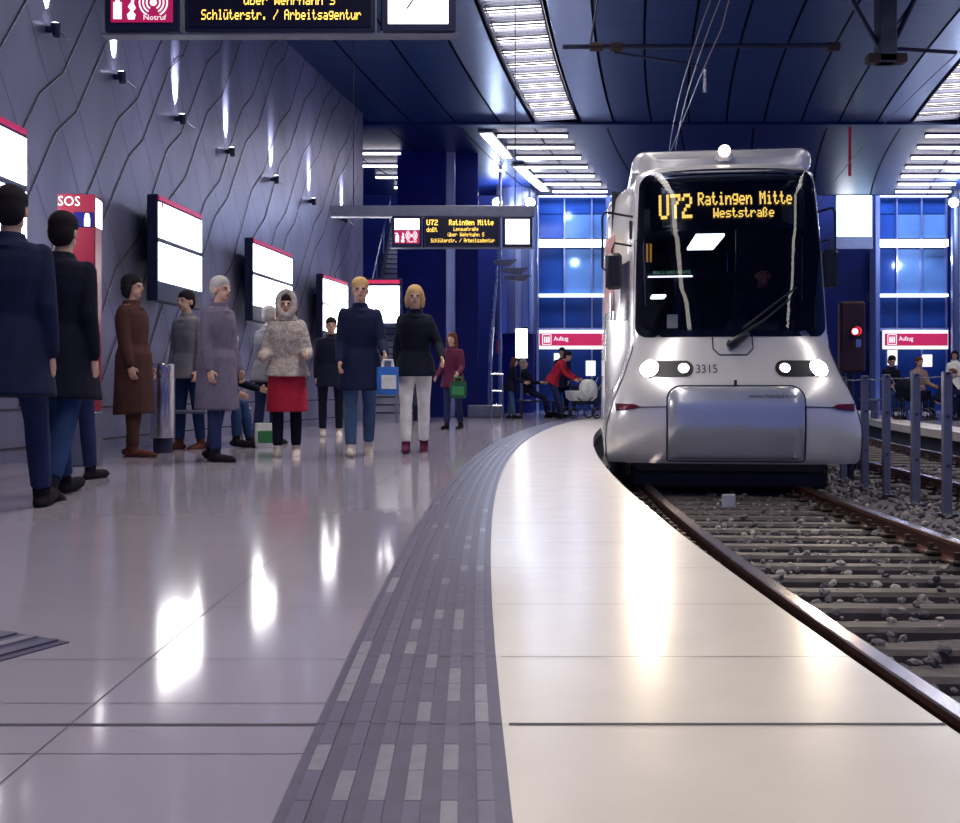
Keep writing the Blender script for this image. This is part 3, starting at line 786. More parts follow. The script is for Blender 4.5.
mb = MB(); mb.tube([(-3.75, 0, 5.05), (-3.5, 0, 6.6)], .012, 8); mb.build('drop_wire', M_darkmetal, cat)
mb = MB(); mb.tube([(.1, 0, 5.0), (.9, 0, 4.95)], .025, 8); mb.build('side_arm', M_darkmetal, cat)
mb = MB(); mb.box((0, -.02, 4.86), (.5, .16, .12), bev=.02); mb.build('strut_clamp', M_clip, cat)
def wire(pts, r_, lb):
    mb = MB(); mb.tube(pts, r_, 6); tag(mb.build('overhead_wire', M_wire), lb, 'wire', 'overhead wires')
for dr, lb in ((.06, 'contact wire of the tram track, platform side of the pair'), (-.04, 'contact wire of the tram track, second of the close pair')):
    wire([P(R_T1+dr, y, 4.72) for y in [4+i for i in range(27)]], .007, lb)
wire([(2.55, 7.0, 6.6), (2.86, 11.8, 4.95), (2.83, 12.7, 4.72), (3.3, 17.5, 4.75)], .008, 'pale slanting wire dropping from the ceiling to the steady arm')
o = MB(); o.tube([(2.83, 12.6, 4.70), (2.83, 12.62, 4.42)], [.02, .03], 8); tag(o.build('wire_insulator', M_steel), 'small pale insulator where the slanting wire meets the contact wire', 'insulator')
wire([P(R_T2, y, 4.72) for y in [4+i for i in range(27)]], .007, 'contact wire above the empty far track')

# ------------------------------------------------------------------ the tram (local frame: x to its side, y backwards, z up)
TH = .115
N0 = P(R_T1, 9.5); N0 = Vector((N0.x+.05, 9.5, 0))
tram = thing('tram', 'silver tram with lit headlights and amber U72 destination display', 'tram', N0, -TH)
def interp(tab, z):
    if z <= tab[0][0]: return tab[0][1]
    for (a, b), (c, d) in zip(tab[:-1], tab[1:]):
        if z <= c: return b+(d-b)*(z-a)/(c-a)
    return tab[-1][1]
V0 = [(-.10,.20),(-.05,.09),(0,.05),(.12,.02),(.3,0),(.5,.0),(.7,.05),(.83,.12),(1.0,.2),(1.18,.28),(1.6,.35),(2.2,.47),(2.7,.58),(2.88,.64),(2.95,.72),(3.0,.86),(3.03,1.2)]
HW = [(-.10,1.17),(-.05,1.225),(0,1.238),(.17,1.245),(.32,1.235),(.56,1.165),(.8,1.065),(1.05,.99),(1.18,.98),(2.0,.96),(2.7,.925),(2.88,.91),(2.95,.875),(3.0,.80),(3.03,.62)]
WW = [(-.10,1.17),(0,1.235),(.6,1.22),(2.6,1.2),(2.85,1.19),(2.94,1.13),(3.0,1.02),(3.03,.85)]
BB, NN = .45, 3.2
def sm_(t): t = min(1, max(0, t)); return t*t*(3-2*t)
def SU(uf, z, off=0.):
    def s(uf, z):
        a = min(1., abs(uf)); sg = 1 if uf >= 0 else -1
        sp = a**(NN/2); cp = math.sqrt(max(0, 1-sp*sp))
        return Vector((sg*a*interp(HW, z), interp(V0, z)+BB*(1-cp**(2/NN)), z))
    p = s(uf, z)
    if off:
        e = .012; u2 = max(-.985, min(.985, uf))
        n = (s(u2+e, z)-s(u2-e, z)).cross(s(u2, z+e)-s(u2, z-e)).normalized()
        if n.y > 0 and abs(uf) < .97: n = -n
        p = p+n*off
    return p
def SX(x, z, off=0.): return SU(max(-1, min(1, x/interp(HW, z))), z, off)
def SS(sg, v, z, off=0.):
    """point on a side wall, v metres behind the corner line"""
    w = interp(HW, z)+(interp(WW, z)-interp(HW, z))*sm_(v/1.35)
    return Vector((sg*(w+off), interp(V0, z)+BB+v, z))
UF = [0,.15,.3,.45,.6,.72,.82,.90,.945,.975,.99,1.0]
SV = [.12,.25,.4,.55,.75,.95,1.15,1.35,1.8,2.6,3.6,5.0,6.2,7.2]
ZZ = [-.05,-.025,0,.06,.12,.2,.3,.4,.5,.6,.7,.76,.83,.92,1.0,1.09,1.18,1.24,1.4,1.6,1.8,2.0,2.2,2.4,2.6,2.7,2.82,2.88,2.92,2.95,2.98,3.0,3.015,3.03]
mb = MB(); rows = []
for z in ZZ:
    row = [SS(-1, v, z) for v in reversed(SV)]+[SU(u, z) for u in [-k for k in reversed(UF[1:])]+UF]+[SS(1, v, z) for v in SV]
    rows.append(row)
nc = len(rows[0]); n0 = len(SV); c_lo = n0+(len(UF)-1)-7; c_hi = n0+(len(UF)-1)+7
vs = [p for r_ in rows for p in r_]; fs = []
for i in range(len(ZZ)-1):
    for j in range(nc-1):
        if 1.24 <= ZZ[i] < 2.82-1e-6 and c_lo <= j < c_hi: continue
        fs.append([i*nc+j, i*nc+j+1, (i+1)*nc+j+1, (i+1)*nc+j])
top = (len(ZZ)-1)*nc
for j in range(nc//2): fs.append([top+j, top+j+1, top+nc-2-j, top+nc-1-j])
for i in range(len(ZZ)-1): fs.append([i*nc, (i+1)*nc, (i+1)*nc+nc-1, i*nc+nc-1])
mb.add(vs, fs); body = mb.build('body', M_paint, tram, smooth=50)

def rrect(cx_, cz_, hx, hz, r_, n=10):
    pts = []
    for qx, qz, a0 in ((1, 1, 0), (-1, 1, 90), (-1, -1, 180), (1, -1, 270)):
        for k in range(n+1):
            a = R(a0+90*k/n); pts.append((cx_+qx*(hx-r_)+r_*math.cos(a), cz_+qz*(hz-r_)+r_*math.sin(a)))
    return pts
def subdiv(pts, L):
    out = []
    for a, b in zip(pts, pts[1:]+pts[:1]):
        k = max(1, int(math.hypot(b[0]-a[0], b[1]-a[1])/L))
        out += [(a[0]+(b[0]-a[0])*i/k, a[1]+(b[1]-a[1])*i/k) for i in range(k)]
    return out
def patch(mb, pts, fn, c, off=0., rings=8, m=0, rim=None):
    n = len(pts); o = len(mb.v); vs = [fn(*c, off)]; fs = []
    for k in range(1, rings+1):
        t = k/rings; vs += [fn(c[0]+(p[0]-c[0])*t, c[1]+(p[1]-c[1])*t, off) for p in pts]
    for j in range(n): fs.append([0, 1+j, 1+(j+1) % n])
    for k in range(rings-1):
        for j in range(n): fs.append([1+k*n+j, 1+(k+1)*n+j, 1+(k+1)*n+(j+1) % n, 1+k*n+(j+1) % n])
    if rim is not None:
        b = len(vs); vs += [fn(p[0], p[1], rim) for p in pts]
        for j in range(n): fs.append([1+(rings-1)*n+j, b+j, b+(j+1) % n, 1+(rings-1)*n+(j+1) % n])
    mb.add(vs, fs, m)
def sline(mb, pts, w, fn=SX, off=.004, m=0, step=.03):
    q = []
    for a, b in zip(pts[:-1], pts[1:]):
        k = max(1, int(math.hypot(b[0]-a[0], b[1]-a[1])/step))
        q += [(a[0]+(b[0]-a[0])*i/k, a[1]+(b[1]-a[1])*i/k) for i in range(k)]
    q.append(pts[-1])
    ring = [fn(x, z, off) for x, z in q]; mb.tube(ring, w/2, 6, m)

# windscreen
ws = subdiv(rrect(0, 2.03, .945, .845, .12), .06)
mb = MB(); patch(mb, [(a, b+(.03*(1-a*a) if b > 2 else 0)) for a, b in ws], SU, (0, 2.03), .008, 14)
wsg = mb.build('windscreen', M_glass, tram, smooth=60)
mb = MB()   # black border band round the glass
inner = rrect(0, 2.03, .885, .785, .10); outer = rrect(0, 2.03, .95, .85, .125)
inn, ou = [], []
for (a, b), (c, d) in zip(inner, outer): inn.append((a, b)); ou.append((c, d))
def dens(l):
    out = []
    for a, b in zip(l, l[1:]+l[:1]): out += [(a[0]+(b[0]-a[0])*i/8, a[1]+(b[1]-a[1])*i/8) for i in range(8)]
    return out
inn, ou = dens(inn), dens(ou); k = len(inn)
mb.add([SU(a, b+(.03*(1-a*a) if b > 2 else 0), .005) for a, b in inn]+[SU(a, b+(.03*(1-a*a) if b > 2 else 0), .005) for a, b in ou], [[i, (i+1) % k, k+(i+1) % k, k+i] for i in range(k)])
mb.build('glass_border', M_black, wsg)
# destination display behind the glass
mb = MB(); a = [(-.80, 2.28), (.80, 2.28), (.80, 2.80), (-.80, 2.80)]
patch(mb, subdiv(a, .08), SX, (0, 2.54), -.05, 6); dd = mb.build('destination_display', M_ledbg, tram)
mb = MB(); fn = lambda p: SX(p.x, p.z, -.03)
led_text(mb, 'U72', (-.53, 0, 2.53), .33, .26, fn, True); led_text(mb, 'Ratingen Mitte', (.17, 0, 2.60), .94, .135, fn, True); led_text(mb, 'Weststra\u00dfe', (.15, 0, 2.45), .60, .10, fn, True)
mb.build('lettering', M_led, dd)
# cab and saloon behind the glass
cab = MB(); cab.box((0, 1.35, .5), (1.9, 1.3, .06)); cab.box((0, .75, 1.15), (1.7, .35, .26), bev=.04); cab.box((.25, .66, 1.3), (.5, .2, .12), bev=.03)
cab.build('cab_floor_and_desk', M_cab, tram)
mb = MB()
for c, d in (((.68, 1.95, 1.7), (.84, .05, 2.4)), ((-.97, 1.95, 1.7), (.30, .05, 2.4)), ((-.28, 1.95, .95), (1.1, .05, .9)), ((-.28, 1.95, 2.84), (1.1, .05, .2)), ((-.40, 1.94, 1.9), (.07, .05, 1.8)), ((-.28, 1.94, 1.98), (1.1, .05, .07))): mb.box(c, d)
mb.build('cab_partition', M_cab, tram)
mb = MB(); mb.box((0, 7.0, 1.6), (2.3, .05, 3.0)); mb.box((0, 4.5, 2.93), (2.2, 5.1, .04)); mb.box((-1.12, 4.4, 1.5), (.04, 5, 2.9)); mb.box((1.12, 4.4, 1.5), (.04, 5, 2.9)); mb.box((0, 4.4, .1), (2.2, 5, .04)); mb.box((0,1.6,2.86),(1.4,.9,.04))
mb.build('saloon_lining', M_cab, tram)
mb = MB(); mb.box((.06, 3.3, 2.55), (.34, 1.2, .03)); mb.box((-.45, 4.6, 1.98), (.2, .4, .03), bev=.01)
mb.build('saloon_lamp', M_saloon, tram)
mb = MB(); mb.box((-.48, 1.9, 1.96), (.5, .02, .012)); mb.build('lit_sill', M_saloon, tram)
mb = MB(); put_text(mb, 'BILK S / KIRCHPLATZ', (-.46, 1.895, 2.01), .42, .035); mb.build('saloon_display_text', M_green, tram)
mb = MB()
for x in (-.72, -.76): mb.tube([(x, 1.5, 2.08), (x, 1.5, 2.28)], .011, 8)
mb.build('grab_handle', M_amber, tram)
C_PALE_CARD = mat('pale_card', (.75, .75, .72), .7, var=.1)
mb = MB(); mb.box((-.55, .62, 1.36), (.11, .01, .14), bev=.003); mb.build('dashboard_card', C_PALE_CARD, tram)
mb = MB(); mb.box((.42, 1.55, 1.35), (.5, .14, .8), bev=.06); mb.box((.42, 1.3, .92), (.5, .5, .14), bev=.06); mb.box((.42, 1.57, 1.85), (.3, .1, .2), bev=.045); mb.tube([(.42, 1.3, .5), (.42, 1.3, .9)], .06, 10); mb.build('driver_seat', M_cab, tram, smooth=40)
# light strips at the cab pillars (vertical bright edges of the door frames)
mb = MB(); mb.tube([(-.80, .98, 1.55), (-.82, 1.05, 2.25)], .008, 6); mb.tube([(.80, .98, 1.6), (.82, 1.05, 2.25)], .007, 6); mb.tube([(.16, 1.9, 2.0), (.16, 1.9, 2.25)], .008, 6); mb.build('frame_edge', M_steel, tram)

# coupler flap, lamps, seams, recess
def flap_outline(hx, z0, z1, rt, rb):
    pts = []
    for qx, zc, rr_, a0 in ((1, z1-rt, rt, 0), (-1, z1-rt, rt, 90), (-1, z0+rb, rb, 180), (1, z0+rb, rb, 270)):
        for k in range(9):
            a = R(a0+90*k/8); pts.append((qx*(hx-rr_)+rr_*math.cos(a), zc+rr_*math.sin(a)))
    return pts
fl = subdiv(flap_outline(.635, -.012, .69, .13, .03), .04)
mb = MB(); patch(mb, fl, SX, (0, .345), .055, 1)
mb = MB()
def fo(t):  # raised profile from rim to centre
    return .012+.05*min(1, (1-t)/.12)**.5
n = len(fl); vs = []; fs = []
TT = [0,.15,.3,.45,.6,.7,.8,.86,.9,.93,.96,.98,.995,1.0]
for t in TT: vs += [SX(p[0]*t, .345+(p[1]-.345)*t, fo(t)-(.03*max(0, .25-(.345+(p[1]-.345)*t))/.25)) for p in fl]
for i in range(len(TT)-1):
    for j in range(n): fs.append([i*n+j, (i+1)*n+j, (i+1)*n+(j+1) % n, i*n+(j+1) % n])
mb.add(vs, fs); flap = mb.build('coupler_flap', mat('silver_paint_reflect_tint', (.56, .59, .69), .24, .6, var=.02, vscale=3, coat=.5), tram, smooth=50)  # bluer than the body silver, paints its reflections into the colour
mb = MB(); put_text(mb, 'www.rheinbahn.de', (.33, 0, .59), .44, .042, fn=lambda p: SX(p.x, p.z, .066)); mb.build('lettering', M_paintdk, flap)
mb = MB(); put_text(mb, '3315', (-.26, 0, .865), .20, .085, fn=lambda p: SX(p.x, p.z, .006)); mb.build('number', M_paintdk, tram)
mb = MB(); q = flap_outline(.645, -.022, .70, .135, .03); sline(mb, q+[q[0]], .013); mb.build('flap_gap', M_paintdk, tram)
for sg in (-1, 1):
    pl = subdiv(rrect(sg*.64, .865, .255, .078, .076), .03)
    mb = MB(); patch(mb, pl, SX, (sg*.64, .865), .006, 4); hl = mb.build('headlight', M_black, tram)
    for x, r_, mm, nm in ((.80, .084, M_head, 'main_lamp'), (.475, .048, M_head2, 'inner_lamp')):
        c = SX(sg*x, .865, .012); nrm = (SX(sg*x, .865, .1)-SX(sg*x, .865, .0)).normalized()
        rot = Vector((0, 0, 1)).rotation_difference(nrm).to_matrix()
        mb = MB(); mb.ell(c, (r_, r_, .022), 18, 10, rot); mb.build(nm, mm, hl, smooth=60)
        mb = MB(); rg = [c+rot @ Vector((math.cos(a)*r_*1.12, math.sin(a)*r_*1.12, 0)) for a in [2*PI*k/20 for k in range(21)]]; mb.tube(rg, .008, 6); mb.build('lamp_ring', M_steel, hl, smooth=60)
    mb = MB(); sline(mb, [(sg*.65, .50), (sg*1.12, .49)], .010); sline(mb, [(sg*.65, .05), (sg*.65, .5)], .007); mb.build('panel_gap', M_paintdk, tram)
    # curved fender seam from the windscreen corner down to the skirt
    pts = [(.965, 1.10), (.975, .95), (.98, .8), (.985, .62), (.985, .45), (.985, .25), (.985, .0)]
    mb = MB(); sline(mb, [(sg*a, b) for a, b in pts], .010, fn=SU); mb.build('panel_gap', M_paintdk, tram)
    mk = subdiv([(sg*a, b) for a, b in ((.90, .50), (.95, .475), (1.12, .455), (1.125, .525), (.95, .52))], .03)
    mb = MB(); patch(mb, mk, SX, (sg*1.02, .495), .014, 3, rim=.0); mb.build('marker_lens', M_tail, tram)
    # pillar seam beside the glass
    mb = MB(); sline(mb, [(sg*.968, 1.2), (sg*.968, 2.2)], .006, fn=SU); sline(mb, [(sg*.95, 2.2), (sg*1.0, 2.2)], .010, fn=SU); mb.build('panel_gap', M_paintdk, tram)
    # mirror
    mr = MB(); 
    za, zb = (2.50, 2.18)
    p0 = SS(sg, .02, za, .0); p1 = SS(sg, .02, zb, .0)
    ox = sg*(.30 if sg < 0 else .16)
    q0 = p0+Vector((ox, -.10, .03)); q1 = Vector((q0.x+sg*.02, q0.y, 1.95))
    mr.tube([p0, p0+Vector((ox*.85, -.09, .03)), q0, q0+Vector((sg*.02, 0, -.05)), q1, q1+Vector((-sg*.1, 0, -.08))], .013, 8)
    mr.tube([p1, p1+Vector((ox*.6, -.08, .02)), p1+Vector((ox*.68, -.1, -.05)), p1+Vector((ox*.68, -.1, -.2))], .012, 8)
    arm = mr.build('mirror_arm', M_black, tram, smooth=50)
    mb = MB(); mb.box(Vector((p1.x+ox*.62, p1.y-.1, 1.90)), (.17, .09, .38), bev=.03); h = mb.build('mirror_housing', M_black, tram, smooth=40)
    mb = MB(); mb.box(Vector((p1.x+ox*.62, p1.y-.053, 1.90)), (.14, .006, .33)); mb.build('mirror_glass', M_steel, h)
    mb = MB(); mb.box(SS(sg, .06, 2.36, .015), (.03, .05, .2), bev=.01); mb.build('mirror_foot', M_black, tram)
    # side: cab window, red door, lower side
    mb = MB(); patch(mb, subdiv(rrect(.32, 1.72, .22, .32, .05), .06), lambda v, z, o: SS(sg, v, z, o), (.32, 1.72), .006, 5); mb.build('side_window', M_glassdk if False else M_ledbg, tram)
    mb = MB(); patch(mb, subdiv([(.80, 1.55), (1.3, 1.55), (1.3, 2.42), (.80, 2.42)], .12), lambda v, z, o: SS(sg, v, z, o), (1.05, 2.0), .010, 5, rim=0); dr = mb.build('cab_door', M_doorred, tram)
    mb = MB(); p = SS(sg, .80, 1.6, .03); mb.box(p, (.03, .05, .32), bev=.01); mb.build('door_handle', M_steel, dr)
    mb = MB(); patch(mb, subdiv([(1.7, 1.1), (6.6, 1.1), (6.6, 2.5), (1.7, 2.5)], .25), lambda v, z, o: SS(sg, v, z, o), (4.1, 1.8), .006, 4); mb.build('side_window_band', M_ledbg, tram)
    for k, v in enumerate((2.2, 3.6, 5.0)):
        mb = MB(); patch(mb, subdiv([(v, .15), (v+1.15, .15), (v+1.15, 2.5), (v, 2.5)], .2), lambda a, z, o: SS(sg, a, z, o), (v+.575, 1.3), .012, 4, rim=0); mb.build('passenger_door', M_paint, tram)
# roof fairing
mb = MB(); rings = []
for v, hx, zt in ((.90, .78, 3.10), (.92, .88, 3.17), (1.0, .92, 3.20), (1.2, .935, 3.22), (4, .95, 3.22), (7, .95, 3.22), (7.2, .9, 3.1)):
    rr_ = []
    for a, b in rrect(0, 0, hx, .13, .11, 5): rr_.append(Vector((a, v+.10*(abs(a)/.87)**2, (zt-.13)+b)))
    rings.append(rr_)
mb.loft(rings); mb.build('roof_fairing', M_paint, tram, smooth=40)
mb = MB(); mb.box((0, .92, 3.10), (.17, .1, .12), bev=.03); tl_ = mb.build('top_lamp_housing', M_paint, tram, smooth=40)
mb = MB(); mb.ell((0, .87, 3.14), (.062, .03, .062)); mb.build('top_lamp', M_head2, tl_, smooth=60)
# wiper and its recess
mb = MB(); q = [(-.19, 1.19), (-.19, 1.06), (-.13, 1.0), (.13, 1.0), (.19, 1.06), (.19, 1.19)]; sline(mb, q, .012); mb.build('wiper_recess', M_paintdk, tram)
mb = MB(); mb.tube([SX(-.02, 1.09, .05), SX(.12, 1.17, .06)], [.05, .04], 10, round_ends=True); wp = mb.build('wiper_motor_cover', M_black, tram, smooth=50)
mb = MB(); mb.tube([SX(.0, 1.12, .07), SX(.3, 1.33, .06), SX(.56, 1.55, .04)], [.016, .012, .008], 8); mb.build('wiper_arm', M_black, wp)
mb = MB(); mb.tube([SX(.10, 1.26, .03), SX(.62, 1.66, .03)], .010, 6); mb.build('wiper_blade', M_black, wp)
mb = MB(); mb.tube([SX(.0, .70, .0), SX(.0, .74, .03)], .014, 8); mb.build('flap_catch', M_black, tram)
# underframe and wheels
mb = MB(); mb.box((0, 4.0, -.08), (1.9, 7.0, .20), bev=.03); mb.box((0, .95, -.2), (1.7, .5, .22), bev=.05); mb.box((0, .62, -.2), (1.95, .12, .26), bev=.03); mb.build('underframe', M_black, tram)
for v in (1.6, 3.4):
    for sg in (-1, 1):
        mb = MB(); mb.lathe([(.26, -.06), (.30, -.055), (.295, .05), (.25, .06)], n=28); mb.v = [Vector((v_.z*sg+sg*.755, v+v_.x, v_.y+.018)) for v_ in mb.v]; mb.build('wheel', M_darkmetal, tram, smooth=40)
# lamps' beams
for sg in (-1, 1):
    ld = bpy.data.lights.new('headlight_beam', 'SPOT'); ld.energy = 130; ld.spot_size = R(75); ld.spot_blend = 1; ld.color = (1, .84, .66); ld.shadow_soft_size = .06
    lo = bpy.data.objects.new('headlight_beam', ld); COL.objects.link(lo); lo.parent = tram; lo.location = SX(sg*.80, .865, .06); lo.rotation_euler = Vector((0, -1, -.16)).to_track_quat('-Z', 'Y').to_euler()
C_PALE_PLATE = mat('pale_plate', (.42, .43, .52), .5, var=.1)
# small plate on the sleeper in front of the tram
o = MB(); o.box((2.25, 9.05, -.345), (.12, .03, .12), bev=.006); tag(o.build('track_plate', C_PALE_PLATE), 'small square pale plate standing between the rails under the tram nose', 'plate')

# ------------------------------------------------------------------ people
C_NAVY = cloth('navy_cloth', (.007, .011, .045)); C_DARK = cloth('near_black_cloth', (.005, .006, .02)); C_JEAN = cloth('blue_denim', (.017, .042, .13))
C_BROWN = cloth('brown_cloth', (.065, .026, .024)); C_LAV = cloth('lavender_grey_cloth', (.14, .12, .185)); C_GREY = cloth('grey_cloth', (.19, .19, .235))
C_FUR = mat('cream_fur', (.46, .40, .38), .95, var=.3, vscale=25, bump=.9, bscale=45, spec=.1); C_RED = cloth('red_cloth', (.42, .018, .045)); C_WHITE = cloth('white_cloth', (.78, .78, .76))
C_TEAL = cloth('teal_denim', (.05, .10, .20)); C_MAROON = cloth('maroon_cloth', (.10, .015, .05)); C_SHOE = cloth('dark_shoe_leather', (.008, .006, .012)); C_BSHOE = cloth('brown_shoe_leather', (.09, .03, .025))
C_PALE = cloth('pale_shoe_leather', (.55, .48, .44)); C_BEIGE = cloth('beige_cloth', (.35, .24, .20)); C_DJEAN = cloth('dusk_blue_trousers', (.02, .028, .09))
H_DARK = cloth('dark_hair', (.012, .009, .014)); H_BLOND = cloth('blond_hair', (.50, .33, .15)); H_BROWN = cloth('red_brown_hair', (.12, .04, .025)); H_GREY = cloth('grey_hair', (.4, .38, .38))

def Vv(*a): return Vector(a)
def person(label, x, y, face, H, top, hem, trou, shoe, hair, hairstyle='short', legs=((14, 6), (-12, 10)), arms=((-10, 18, 8), (14, 20, 8)), lean=2, seat=None,
           vox=.010, sleeve=True, hood=None, yaw=0, nod=0, boots=0, skin=None, skirt=None, female=False, fur=0, flare=1.0, stance=.09, group=None):
    """figure facing local -y; legs = (hip flex, knee flex) left/right, arms = (flex, elbow, spread) left/right"""
    k = H/1.76; skin = skin or M_skin
    root = thing('person', label, 'person', (x, y, 0), face, group)
    pz = .93*k
    def dirv(a): return Vv(0, -math.sin(R(a)), -math.cos(R(a)))
    L = []
    for sg, (hf, kf) in zip((-1, 1), legs):
        hip = Vv(sg*stance*k, 0, pz-.02*k); kn = hip+dirv(hf)*.43*k+Vv(sg*.005, 0, 0); an = kn+dirv(hf-kf)*.42*k
        L.append((hip, kn, an, hf-kf))
    drop = min(l[2].z for l in L)-.085*k
    def sh(v): return Vv(v.x, v.y, v.z-drop)
    L = [(sh(a), sh(b), sh(c), d) for a, b, c, d in L]; pz -= drop
    pel = Vv(0, 0, pz)
    sd = Vv(0, -math.sin(R(lean)), math.cos(R(lean))); fw = Vv(0, -math.cos(R(lean)), -math.sin(R(lean))); xx = Vv(1, 0, 0)
    sw = (.172 if female else .195)*k
    def ring(c, rx, ry, n=20, e=2.4):
        out = []
        for j in range(n):
            a = 2*PI*j/n; ca, sa = math.cos(a), math.sin(a)
            out.append(c+xx*rx*math.copysign(abs(ca)**(2/e), ca)+fw*ry*math.copysign(abs(sa)**(2/e), sa))
        return out
    def sp(t): return pel+sd*(t*.54*k)
    tors = [(-.13, .13, .095), (-.05, .165, .115), (.06, .168, .118), (.25, .138 if female else .148, .10), (.42, .145 if female else .155, .108), (.62, .165, .12), (.80, .172, .112), (.92, sw/k*.86, .085), (.99, .10, .07), (1.06, .058, .058)]
    b = MB(); b.loft([ring(sp(t), rx*k, ry*k) for t, rx, ry in tors])
    nk = sp(1.0); hc = nk+sd*.175*k+fw*.025*k
    b.tube([nk-sd*.03*k, hc-sd*.04*k], [.058*k, .052*k], 12)
    hq = Matrix.Rotation(R(yaw), 3, 'Z') @ Matrix.Rotation(R(lean*.5+nod), 3, 'X')
    def hp(a, c, e): return hc+hq @ Vv(a*k, c*k, e*k)
    b.ell(hp(0, .008, .025), (.074*k, .094*k, .098*k), 16, 12, hq); b.ell(hp(0, -.022, -.05), (.056*k, .066*k, .066*k), 14, 10, hq); b.ell(hp(0, -.062, -.092), (.024*k, .02*k, .018*k), 10, 8, hq)
    b.tube([hp(0, -.084, .012), hp(0, -.108, -.022), hp(0, -.09, -.034)], [.010*k, .016*k, .012*k], 8, round_ends=True)
    for s_ in (-1, 1): b.ell(hp(s_*.076, .012, -.012), (.012*k, .022*k, .034*k), 8, 7, hq); b.ell(hp(s_*.032, -.078, .026), (.022*k, .012*k, .008*k), 8, 6, hq)
    A = []
    for sg, (af, ef, ab) in zip((-1, 1), arms):
        shd = sp(.875)+xx*sg*(sw-.032*k)
        def ad(a, s_): return (Matrix.Rotation(R(lean)*.5, 3, 'X') @ Vv(sg*math.sin(R(s_)), -math.sin(R(a))*math.cos(R(s_)), -math.cos(R(a))*math.cos(R(s_))))
        el = shd+ad(af, ab)*.295*k; wr = el+ad(af+ef, ab*.4)*.25*k; hd = ad(af+ef+4, ab*.3)
        A.append((shd, el, wr, hd, sg))
        b.tube([shd, shd.lerp(el, .35), el, el.lerp(wr, .3), wr], [.052*k, .046*k, .038*k, .039*k, .027*k], 12, round_ends=True)
        # hand: palm, four unequal curled fingers, thumb from the side
        pn = (xx*(-sg)-hd*hd.dot(xx*(-sg))).normalized(); ac = hd.cross(pn).normalized()
        if ac.y > 0: ac = -ac
        pm = wr+hd*.045*k
        b.tube([wr-hd*.01*k, wr+hd*.03*k, wr+hd*.085*k], [.024*k, .036*k, .038*k], 12, up=ac, flat=.45)
        for q, ln in enumerate((.070, .080, .074, .058)):
            o0 = wr+hd*.078*k+ac*(.029-.0195*q)*k
            p1 = o0+hd*ln*.5*k; p2 = p1+(hd*.75+pn*.65).normalized()*ln*.32*k; p3 = p2+(hd*.2+pn).normalized()*ln*.26*k
            b.tube([o0-hd*.02*k, p1, p2, p3], [.0100*k, .0096*k, .009*k, .008*k], 8, round_ends=True)
        t0 = wr+hd*.03*k+ac*.03*k; t1 = t0+(ac*.8+hd*.7+pn*.3).normalized()*.034*k; b.tube([t0-ac*.012*k, t1, t1+(hd+pn*.5).normalized()*.03*k], [.013*k, .0115*k, .009*k], 8, round_ends=True)
    for hip, kn, an, sa in L:
        b.tube([hip, hip.lerp(kn, .3), kn, kn.lerp(an, .32), an], [.085*k, .078*k, .052*k, .055*k, .035*k], 14, round_ends=True)
        ft = Vv(0, -math.cos(R(min(sa, 10))), math.sin(R(max(-40, min(sa, 10)))) if abs(sa) > 1 else 0)
        b.tube([an+Vv(0, 0, .01*k), an+Vv(0, 0, -.05*k)+ft*.03*k, an+Vv(0, 0, -.06*k)+ft*.12*k], [.030*k, .026*k, .018*k], 10, round_ends=True)
    remesh(b, 'body', skin, max(vox*.85, .0085), root, 2)
    # eyes and mouth
    for s_ in (-1, 1):
        e = MB(); e.ell(hp(s_*.031, -.083, .010), (.013*k, .008*k, .009*k), 10, 8, hq); e.build('eye', M_eye, root, smooth=60)
    e = MB(); e.ell(hp(0, -.083, -.062), (.024*k, .008*k, .007*k), 10, 8, hq); e.build('mouth', M_skin2, root, smooth=60)
    # trousers
    if trou:
        t = MB(); t.loft([ring(sp(-.10)+Vv(0, 0, -.0), .15*k, .115*k), ring(sp(0), .182*k, .13*k), ring(sp(.10), .178*k, .13*k)])
        for hip, kn, an, sa in L:
            end = kn.lerp(an, .93)
            t.tube([hip+Vv(0, 0, .03*k), hip.lerp(kn, .35), kn, kn.lerp(an, .35), end], [.100*k, .090*k, .066*k, .066*k, .056*k], 16, round_ends=False)
        remesh(t, 'trousers', trou, vox*1.15, root, 2)
    if skirt:
        t = MB(); t.loft([ring(sp(.2), .165*k, .125*k), ring(sp(0), .20*k, .15*k), ring(Vv(0, 0, pz-.28*k), .22*k, .18*k), ring(Vv(0, 0, pz-skirt[1]*k), .23*k, .20*k)])
        remesh(t, 'skirt', skirt[0], vox*1.15, root, 2)
    # shoes
    for i, (hip, kn, an, sa) in enumerate(L):
        t = MB(); pitch = max(-38, min(sa, 12)); ft = Vv(0, -math.cos(R(pitch)), math.sin(R(pitch)))
        up = Vv(0, ft.z, -ft.y)
        hl_ = an-up*.055*k
        t.tube([hl_-ft*.055*k, hl_-ft*.02*k, hl_+ft*.09*k-up*.006*k, hl_+ft*.18*k-up*.016*k, hl_+ft*.215*k-up*.02*k], [.038*k, .048*k, .050*k, .044*k, .028*k], 14, up=(1, 0, 0), flat=.95, round_ends=True)
        t.tube([an-up*.05*k, an+(kn-an).normalized()*(.03+boots)*k], [.046*k, .05*k+boots*.04], 14)
        remesh(t, 'boot' if boots else 'shoe', shoe, vox*1.0, root, 2)
    # upper garment
    t = MB(); pad = .022+fur
    g = [(t_, rx+pad, ry+pad) for t_, rx, ry in tors if t_ > .1 and t_ < 1.05]
    low = []
